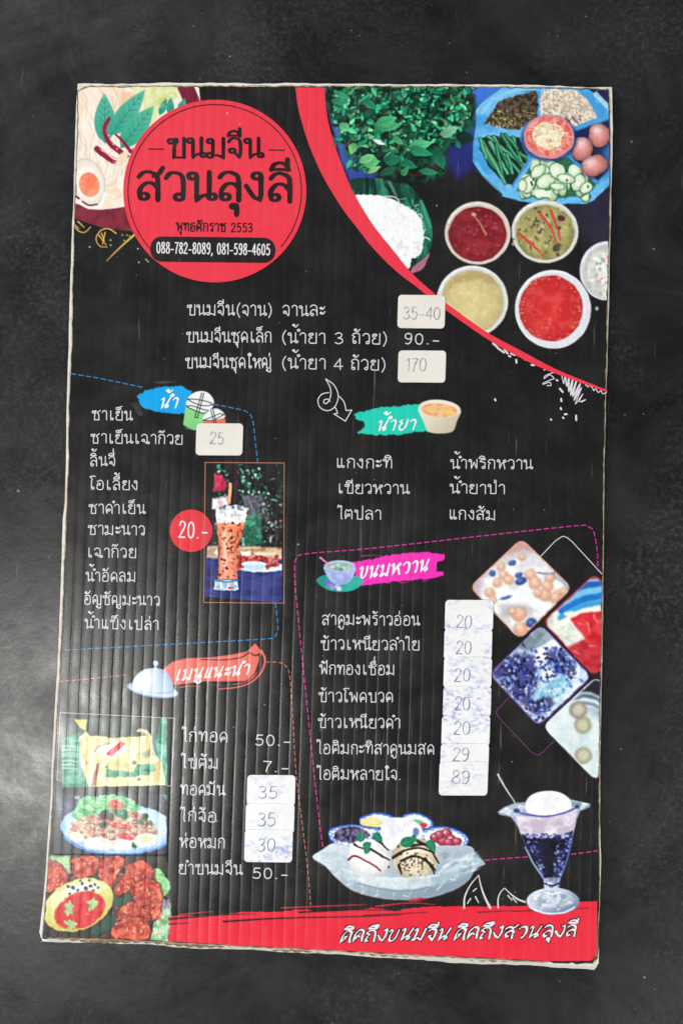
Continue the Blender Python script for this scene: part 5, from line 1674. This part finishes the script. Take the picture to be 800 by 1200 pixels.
def smooth_stroke(st, n=5):
    parts, cur = [], [st[0]]
    for p, q in zip(st[:-1], st[1:]):
        if abs(p[0] - q[0]) < 1e-6 and abs(p[1] - q[1]) < 1e-6:
            parts.append(cur)
            cur = [q]
        else:
            cur.append(q)
    parts.append(cur)
    out = []
    for c in parts:
        if len(c) > 2:
            c = catmull(c, n).tolist()
        elif len(c) == 1 and len(parts) > 1:
            c = [c[0]]
        out += [tuple(p) for p in c] if not out else [tuple(p) for p in c[(1 if out and np.hypot(out[-1][0] - c[0][0], out[-1][1] - c[0][1]) < 1e-6 else 0):]]
    return out


def ribbons(name, strokes, width, c, layer, parent=None, label=None, flat=False, mat=None, taper=None, nib=None):
    """strokes in photo pixels -> one mesh of rounded ribbons"""
    V, F = [], []
    zoff = []
    k = 0
    for si, st in enumerate(strokes):
        P = np.array(st, float)
        keep = np.r_[True, np.hypot(*(np.diff(P, axis=0).T)) > 1e-4]
        P = P[keep]
        if len(P) > 1:
            P = densify(P.tolist(), 1.3, False)
        if len(P) < 2:
            continue
        d = np.diff(P, axis=0)
        d /= np.hypot(d[:, 0], d[:, 1])[:, None]
        tn = np.vstack([d[:1], d[:-1] + d[1:], d[-1:]])
        ln = np.maximum(np.hypot(tn[:, 0], tn[:, 1]), .35)
        tn = tn / ln[:, None]
        nn = np.stack([-tn[:, 1], tn[:, 0]], 1)
        cosh = np.clip(ln / 2, .62, 1)
        cosh[0] = cosh[-1] = 1
        h = np.full(len(P), width / 2)
        if taper is not None:
            u = np.linspace(0, 1, len(P))
            h = h * (taper[0] + (taper[1] - taper[0]) * u)
        if nib is not None:                                            # broad-nib strokes: width follows direction, with some unsteadiness
            ang = np.arctan2(tn[:, 1], tn[:, 0])
            kk = np.arange(len(P))
            h = h * (nib[0] + nib[1] * np.abs(np.sin(ang - nib[2]))) * (1 + nib[3] * (vnoise(kk / 4.0, kk * 0.0 + si * .7, 33) - .5))
        A = P + nn * (h / cosh)[:, None]
        B = P - nn * (h / cosh)[:, None]
        zb = (si % 24) * 5e-7
        m = len(P)
        base = len(V)
        for i in range(m):
            V.append(A[i])
            V.append(B[i])
            zoff += [zb + i * 1e-7] * 2
        for i in range(m - 1):
            F.append((base + 2 * i, base + 2 * i + 2, base + 2 * i + 3, base + 2 * i + 1))
        for e, sgn in ((0, -1), (m - 1, 1)):                       # round ends
            t0 = d[0] if e == 0 else d[-1]
            n0 = np.array([-t0[1], t0[0]])
            b2 = len(V)
            for a in np.linspace(-90, 90, 7):
                V.append(P[e] + h[e] * (t0 * sgn * math.cos(math.radians(a)) + n0 * math.sin(math.radians(a))))
                zoff.append(zb + e * 1e-7)
            F.append(tuple(range(b2, b2 + 7)) if sgn < 0 else tuple(range(b2 + 6, b2 - 1, -1)))
    if not V:
        return None
    V = np.array(V)
    W = lift(V[:, 0], V[:, 1], layer, flat)
    W[:, 2] += np.array(zoff)
    o = link(name, W, [list(f) for f in F], mat or M_PRINT, parent or board, srgb(c), label)
    # every face up
    me = o.data
    flip = [p.index for p in me.polygons if p.normal.z < 0]
    if flip:
        import bmesh
        bm = bmesh.new()
        bm.from_mesh(me)
        bm.faces.ensure_lookup_table()
        bmesh.ops.reverse_faces(bm, faces=[bm.faces[i] for i in flip])
        bm.to_mesh(me)
        bm.free()
    return o


RT = np.random.RandomState(9)


def text(txt, x0, x1, y0, y1, h, width, c, layer=5, name='lettering', parent=None, label=None, slant=0.0, gap=.10, flat=False, jit=.012, mat=None, taper=None, brush=False, nib=None):
    t = txt.replace('้ำ', 'ำ้')
    sts, wd = layout(t, gap, GB if brush else GL)
    lo = min(p[0] for s_ in sts for p in s_)
    hi = max(p[0] for s_ in sts for p in s_)
    L = math.hypot(x1 - x0, y1 - y0)
    dx, dy = (x1 - x0) / L, (y1 - y0) / L
    sx = (L - width) / (hi - lo)
    out = []
    for s_ in sts:
        o1 = RT.randn(2) * jit * h
        q = []
        for a, b in smooth_stroke(s_):
            u = width / 2 + (a - lo) * sx + slant * b * h + o1[0]
            v = b * h + o1[1]
            q.append((x0 + dx * u + dy * v, y0 + dy * u - dx * v))
        out.append(q)
    return ribbons(name, out, width, c, layer, parent, label, flat, mat, taper, nib=nib), out


WH = (224, 221, 226)
# price lines at the top
for t, x0, x1, y0, y1 in (('ขนมจีน(จาน)', 219, 318, 369, 370), ('จานละ', 331, 381, 370, 370), ('ขนมจีนชุดเล็ก', 218, 318, 401, 401), ('(น้ำยา', 331, 381, 402, 402.5), ('3', 392, 401.5, 403, 403), ('ถ้วย)', 412, 452.5, 402.5, 403.5), ('ขนมจีนชุดใหญ่', 217, 318, 431, 431.5), ('(น้ำยา', 331, 381, 432, 432.5), ('4', 391, 402, 433, 433), ('ถ้วย)', 410.5, 451, 433, 434)):
    text(t, x0, x1, y0, y1, 12.0, 1.2, WH, name='menu_lettering')
text('90.-', 474, 514, 403, 404, 11.5, 1.3, WH, name='price_lettering', gap=.08)
# drinks
for t, x0, x1, y0, y1 in (('ชาเย็น', 108, 156, 492, 492.5), ('ชาเย็นเฉาก๊วย', 106.5, 214, 519, 520.5), ('ลิ้นจี่', 106, 135, 546, 546), ('โอเลี้ยง', 105, 161, 573.5, 574), ('ชาดำเย็น', 104, 171, 601.5, 602), ('ชามะนาว', 103, 170, 626, 627), ('เฉาก๊วย', 104, 159.5, 653, 653.5), ('น้ำอัดลม', 100.5, 158.5, 681, 681.5), ('อัญชัญมะนาว', 99, 187, 708, 709.5), ('น้ำแข็งเปล่า', 98.5, 186, 736, 738)):
    text(t, x0, x1, y0, y1, 10.8, 1.12, WH, name='menu_lettering')
# sauces
for t, x0, x1, y0 in (('แกงกะทิ', 395, 459, 548), ('เขียวหวาน', 397, 480, 578), ('ไตปลา', 395, 446, 608), ('น้ำพริกหวาน', 527, 624.5, 549), ('น้ำยาป่า', 526.5, 591, 578), ('แกงส้ม', 526.5, 579.5, 608.5)):
    text(t, x0, x1, y0, y0 + .6, 10.8, 1.12, WH, name='menu_lettering')
# desserts
for t, x0, x1, y0 in (('สาคูมะพร้าวอ่อน', 377, 492, 732), ('ข้าวเหนียวลำไย', 375.5, 491, 761), ('ฟักทองเชื่อม', 374, 461.5, 790), ('ข้าวโพดบวด', 373, 460, 822), ('ข้าวเหนียวดำ', 372, 468.5, 852.5), ('ไอติมกะทิสาคูนมสด', 371, 508, 883), ('ไอติมหลายใจ.', 371, 469, 913)):
    text(t, x0, x1, y0, y0 + .8, 11.2, 1.12, WH, name='menu_lettering')
# recommended
for t, x0, x1, y0 in (('ไก่ทอด', 213, 266.5, 868.5), ('ไข่ต้ม', 212, 255, 899.5), ('ทอดมัน', 211, 264.5, 931), ('ไก่จ้อ', 211, 253.5, 962), ('ห่อหมก', 210, 263.5, 993), ('ยำขนมจีน', 210, 284.5, 1024)):
    text(t, x0, x1, y0, y0 + 1, 11.6, 1.18, WH, name='menu_lettering')
for t, x0, x1, y0 in (('50.-', 299, 340, 873), ('7.-', 308, 338, 904), ('50.-', 296, 337, 1029)):
    text(t, x0, x1, y0, y0 + 1, 11.5, 1.3, WH, name='price_lettering', gap=.08)
text('20.-', 209, 243, 629.5, 631, 17.5, 1.7, (250, 238, 238), name='price_lettering', parent=pricedot, gap=.1)

# logo
INKB = (38, 22, 26)
text('ขนมจีน', 195, 310, 184.5, 185, 22.5, 4.0, INKB, 9, 'logo_lettering', logo, gap=.06, nib=(.62, .48, 0, .15))
text('สวนลุงลี', 159.5, 341.5, 234.5, 235.5, 32.5, 5.6, INKB, 9, 'logo_lettering', logo, gap=.05, nib=(.62, .48, 0, .15))
text('พุทธศักราช 2553', 206, 296, 270.5, 272, 9.4, 1.6, INKB, 9, 'logo_lettering', logo)
text('088-782-8089, 081-598-4605', 183.5, 316.5, 296.5, 299, 11.8, 1.4, (236, 232, 232), 10, 'phone_lettering', logo, jit=0)
for s_ in ([(175, 175), (192, 175)], [(315.5, 176), (333, 176.4)]):
    ribbons('logo_dash', [s_], 1.4, INKB, 9, logo)
an = np.radians(np.linspace(-222, 40, 120))
ribbons('logo_ring', [[(CXD + 101.4 * math.cos(a), CYD + 101.4 * math.sin(a)) for a in an]], 1.2, (70, 20, 28), 9, logo)

# banner lettering
NB = (.62, .75, -.7, .3)
text('น้ำ', 187, 208, 478, 477.5, 11.5, 1.9, (250, 250, 250), 5, 'banner_lettering', b_water, slant=.2, brush=True, nib=NB)
text('น้ำยา', 441.5, 486, 504.5, 503, 11.5, 1.9, (250, 250, 250), 5, 'banner_lettering', b_sauce, slant=.2, brush=True, nib=NB)
text('ขนมหวาน', 420, 502, 677.5, 668.5, 12.5, 2.1, (252, 246, 250), 5, 'banner_lettering', b_sweet, slant=.2, brush=True, nib=NB)
text('เมนูแนะนำ', 206.5, 292, 797, 790, 11.5, 2.0, (250, 240, 238), 5, 'banner_lettering', b_reco, slant=.2, brush=True, nib=NB)
for t, x0, x1, y0, y1 in (('คิดถึงขนมจีน', 398, 525, 1103.5, 1100.5), ('คิดถึงสวนลุงลี', 531, 673, 1100.5, 1096.5)):
    RT = np.random.RandomState(5)
    o_, st_ = text(t, x0, x1, y0, y1, 13.0, 1.9, (240, 234, 238), 7, 'slogan_lettering', band, slant=.32, gap=.05, brush=True, nib=(.5, .95, -.7, .7), jit=.035)
    ribbons('slogan_outline', st_, 4.1, (40, 20, 30), 5, band)

# thin frames, arrow, scribbles
ribbons('picture_frame', [[(240.7, 542), (333, 542.6), (332.6, 706.8), (239, 706), (240.7, 542)]], .9, (190, 120, 100), 4)
ribbons('picture_frame', [[(67, 914), (71, 835), (205, 841.6), (201, 921), (196, 920.5)], [(67, 914), (72, 914.4)]], .9, (176, 172, 178), 4)
DF = rdiamond((657, 627), (716, 682), (660, 735), (632, 652))
ribbons('diamond_frame', [[(633, 652), (650, 634), (656.5, 629.5), (660, 628.4), (664, 630), (670, 635), (704.5, 672.5)]], 1.0, (214, 210, 212), 4)
ribbons('diamond_frame', [[(596, 817), (583, 831), (581, 834.5), (582, 838), (588, 845), (622, 881), (627, 884.5), (631, 884.5), (636, 881), (649, 868)]], 1.0, (112, 50, 104), 4)
z = Z(360, 440, 4.0)
ribbons('drawn_arrow', [catmull(z([(86, 16), (108, 60), (108, 100), (92, 130), (78, 128), (80, 114), (98, 112), (106, 122)]), 6).tolist(), catmull(z([(86, 16), (125, 45), (145, 95), (130, 145), (95, 165), (60, 150), (50, 115), (68, 88), (100, 80)]), 6).tolist(), catmull(z([(150, 98), (172, 125), (182, 165)]), 6).tolist(), z([(182, 165), (208, 162), (178, 214), (124, 180), (142, 178)]), catmull(z([(142, 178), (136, 160), (128, 148)]), 6).tolist()], 1.1, WH, 4, label='white outline arrow with a curl')
z = Z(600, 400, 6.667)
scr = [[(245, 225), (280, 215), (325, 240), (300, 250), (255, 270), (250, 290), (290, 262), (325, 290), (300, 300), (245, 325), (240, 335), (290, 320), (300, 345), (270, 345)],
       [(385, 270), (400, 330), (410, 270), (425, 350), (440, 285), (440, 390), (470, 295), (455, 420), (500, 305), (470, 430), (530, 330), (480, 460), (540, 360), (490, 490), (550, 410), (520, 470), (570, 455), (540, 475)],
       [(570, 340), (590, 355), (600, 345), (620, 360), (635, 385), (650, 370), (670, 400), (690, 385), (705, 410), (730, 400)]]
ribbons('chalk_scribble', [catmull(z(s_), 5).tolist() for s_ in scr], 1.0, WH, 4)
ribbons('chalk_scribble', [catmull(z(scr[1]), 5).tolist()[10:60]], 1.7, WH, 5)
dots = []
z2 = Z(560, 380, 6.667)
for (x, y), (u, v), zz in (((345, 302), (352, 306), z), ((370, 370), (392, 396), z), ((380, 450), (382, 468), z), ((376, 520), (380, 530), z), ((394, 596), (398, 600), z), ((496, 580), (498, 616), z), ((300, 610), (302, 613), z), ((408, 570), (424, 569), z), ((115, 150), (150, 180), z2), ((150, 185), (200, 220), z2), ((205, 200), (230, 230), z2), ((255, 228), (285, 240), z2), ((296, 278), (298, 300), z2), ((365, 275), (388, 280), z2), ((415, 318), (436, 320), z2), ((130, 585), (134, 595), z2), ((240, 248), (250, 252), z2)):
    dots.append(zz([(x, y), (u, v)]))
for s_ in dots:
    ribbons('chalk_dot', [s_], 2.2, WH, 4)
z = Z(340, 920, 2.105)
for s_, tp in (([(428, 303), (430, 275), (444, 246), (464, 222)], (1.2, .5)), ([(464, 222), (470, 250), (480, 278), (492, 302)], (.5, 1.6)), ([(436, 292), (444, 280)], (.6, .9)), ([(450, 262), (458, 255)], (.6, .8)), ([(456, 275), (464, 290)], (.9, .5)), ([(512, 302), (512, 280), (518, 264), (528, 254)], (1.0, .5)), ([(528, 254), (545, 270), (562, 282), (584, 290)], (.5, 1.3)), ([(536, 272), (546, 284)], (.8, .5)), ([(548, 278), (558, 290)], (.8, .5))):
    ribbons('brush_mark', [catmull(z(s_), 6).tolist()], 1.9, (222, 218, 214), 3, taper=tp)


def dashed(pts, c, on=5.2, off=3.6, wd=1.2):
    P = catmull(pts, 10)
    seg = np.hypot(*np.diff(P, axis=0).T)
    s_ = np.r_[0, np.cumsum(seg)]
    out = []
    t = 0
    while t < s_[-1] - 2:
        e = min(t + on, s_[-1])
        q = np.linspace(t, e, 4)
        out.append(list(zip(np.interp(q, s_, P[:, 0]), np.interp(q, s_, P[:, 1]))))
        t += on + off
    ribbons('dashed_line', out, wd, c, 2)


BL, MG, SM = (34, 132, 196), (214, 46, 150), (206, 112, 92)
dashed([(84, 438), (120, 444), (172, 455)], BL)
dashed([(251, 474), (272, 478), (289, 482.5), (296, 492), (299, 516), (302, 542)], BL)
dashed([(322.5, 707), (325, 725), (325.5, 738), (321, 746.5), (307, 749), (200, 755), (73, 762)], BL)
dashed([(70, 798.6), (110, 795), (152, 790.5)], SM, 4, 3.4, 1.0)
dashed([(312, 776), (325, 776), (333, 779), (339, 790), (343, 840), (347, 906), (354, 965), (360, 1014), (364, 1060)], SM, 4, 3.4, 1.0)
dashed([(378, 992), (371, 935), (358, 810), (347, 700), (345, 667), (347, 655), (359, 649), (440, 642), (600, 624), (676, 616), (688, 617), (695, 623), (699, 645), (700, 664)], MG)
dashed([(568, 1008), (590, 1006), (618, 1004)], MG)
dashed([(669, 1001), (685, 999), (699, 997)], MG)

# ------------------------------------------------------------------ price stickers


def sticker(x0, x1, y0, y1, num, nbox, layer, smudge, skew=0.0, tint=(240, 236, 228), label=None, ink=(150, 148, 162)):
    rr = 4.5
    out = []
    for cx_, cy_, a0 in ((x1 - rr, y0 + rr, -90), (x1 - rr, y1 - rr, 0), (x0 + rr, y1 - rr, 90), (x0 + rr, y0 + rr, 180)):
        for a in np.linspace(a0, a0 + 90, 6):
            out.append((cx_ + rr * math.cos(math.radians(a)), cy_ + rr * math.sin(math.radians(a))))
    P = np.array(out)
    mx = (x0 + x1) / 2
    my = (y0 + y1) / 2
    P[:, 1] += (P[:, 0] - mx) * skew
    P[:, 0] -= (P[:, 1] - my) * .03
    P = densify(P.tolist(), 4)
    n = len(P)
    c = P.mean(0)
    rings = []
    kk = np.arange(n)
    curl = (vnoise(kk / 5.0, kk * 0.0, int(x0 * 3 + y0)) ** 2) * 0.0005
    for sc_, zz in ((1.0, -0.00012), (1.0, 0.0), (.97, 0.00003), (.8, 0.00001), (.5, 0.0), (.2, 0.0)):
        Q = c + (P - c) * sc_
        W = lift(Q[:, 0], Q[:, 1], layer, True)
        X, Y = W[:, 0], W[:, 1]
        W[:, 2] += zz + flute(X, Y) * .6 + (curl if sc_ > .95 else curl * .3 if sc_ > .7 else 0)
        rings.append(W)
    V = np.vstack(rings)
    F = []
    for r in range(len(rings) - 1):
        for i in range(n):
            j = (i + 1) % n
            F.append((r * n + i, r * n + j, (r + 1) * n + j, (r + 1) * n + i))
    F.append(tuple((len(rings) - 1) * n + i for i in range(n)))
    cc = np.append(srgb(tint), smudge)
    o = link('price_sticker', V, F, M_STICK, board, np.tile(cc, (len(V), 1)), label, smooth=True)
    me = o.data
    if me.polygons[len(me.polygons) - 1].normal.z < 0:
        me.flip_normals()
    nx0, nx1, ny0, ny1 = nbox
    text(num, nx0, nx1, ny1, ny1 + (nx1 - nx0) * skew, (ny1 - ny0) / 1.06, .85, ink, layer + 4.5, 'handwritten_price', o, jit=.02, slant=.05, gap=.0, nib=(.6, .4, .5, 1.0))
    return o


sticker(465.8, 521.2, 346, 385, '35-40', (472, 515, 360, 374), 14, .0, .012, (236, 230, 220), 'cream sticker with 35-40 written on it')
sticker(466.2, 522, 411, 448.5, '170', (475, 499, 420, 435), 14, .0, .006, (236, 230, 220), 'cream sticker with 170 written on it')
sticker(230, 284.8, 496.3, 533.8, '25', (246, 261.5, 507, 520.5), 14, .0, .006, (236, 230, 220), 'cream sticker with 25 written on it')
BLUEINK = (132, 132, 162)
for k, (x0, x1, y0, y1, num, nb, smg) in enumerate((
        (521, 577.5, 703, 739.5, '20', (534, 552, 721, 735.4), 1.0),
        (520, 576, 737, 773, '20', (533.5, 551, 751, 766), .6),
        (519.5, 575.6, 770, 806, '20', (532.5, 550.5, 783.5, 798.5), .6),
        (518.7, 574.8, 804, 840, '20', (531.5, 550, 816, 831.5), .85),
        (517, 573.4, 838, 874, '20', (530.5, 550, 845, 860), 1.0),
        (515.6, 572, 871, 907, '29', (529, 548, 876, 891), .5),
        (514, 571, 892, 931.5, '89', (529, 549, 902.5, 917.5), .5))):
    sticker(x0, x1, y0, y1, num, nb, 14 + 6 * k, smg, .004, (246, 245, 245), 'white smudged sticker with %s written on it' % num, ink=BLUEINK)
for k, (x0, x1, y0, y1, num, nb, smg) in enumerate((
        (289.6, 346, 908, 944.5, '35', (303, 324, 921, 935), .6),
        (288, 345, 941.5, 976.5, '35', (302, 322.5, 952, 967.5), .6),
        (286.7, 343, 972, 1010, '30', (302, 322, 982, 997), 1.0))):
    sticker(x0, x1, y0, y1, num, nb, 14 + 6 * k, smg, .012, (246, 245, 245), 'white smudged sticker with %s written on it' % num, ink=(118, 118, 166))

# worn brown line where the laminate ends
for seg, wd in ((TIN, 1.0), ([TIN[-1]] + RIN, .7), (BIN, 1.3), (LIN, .5)):
    D = densify(seg, 3, False)
    k = np.arange(len(D))
    D = D + np.stack([vnoise(k / 2.0, k * 0.0, 81) - .5, vnoise(k / 2.0, k * 0.0, 82) - .5], 1) * 1.4
    W_ = ribbons('worn_edge', [D.tolist()], wd, (120, 92, 60), 1.2, mat=M_FLUTE)
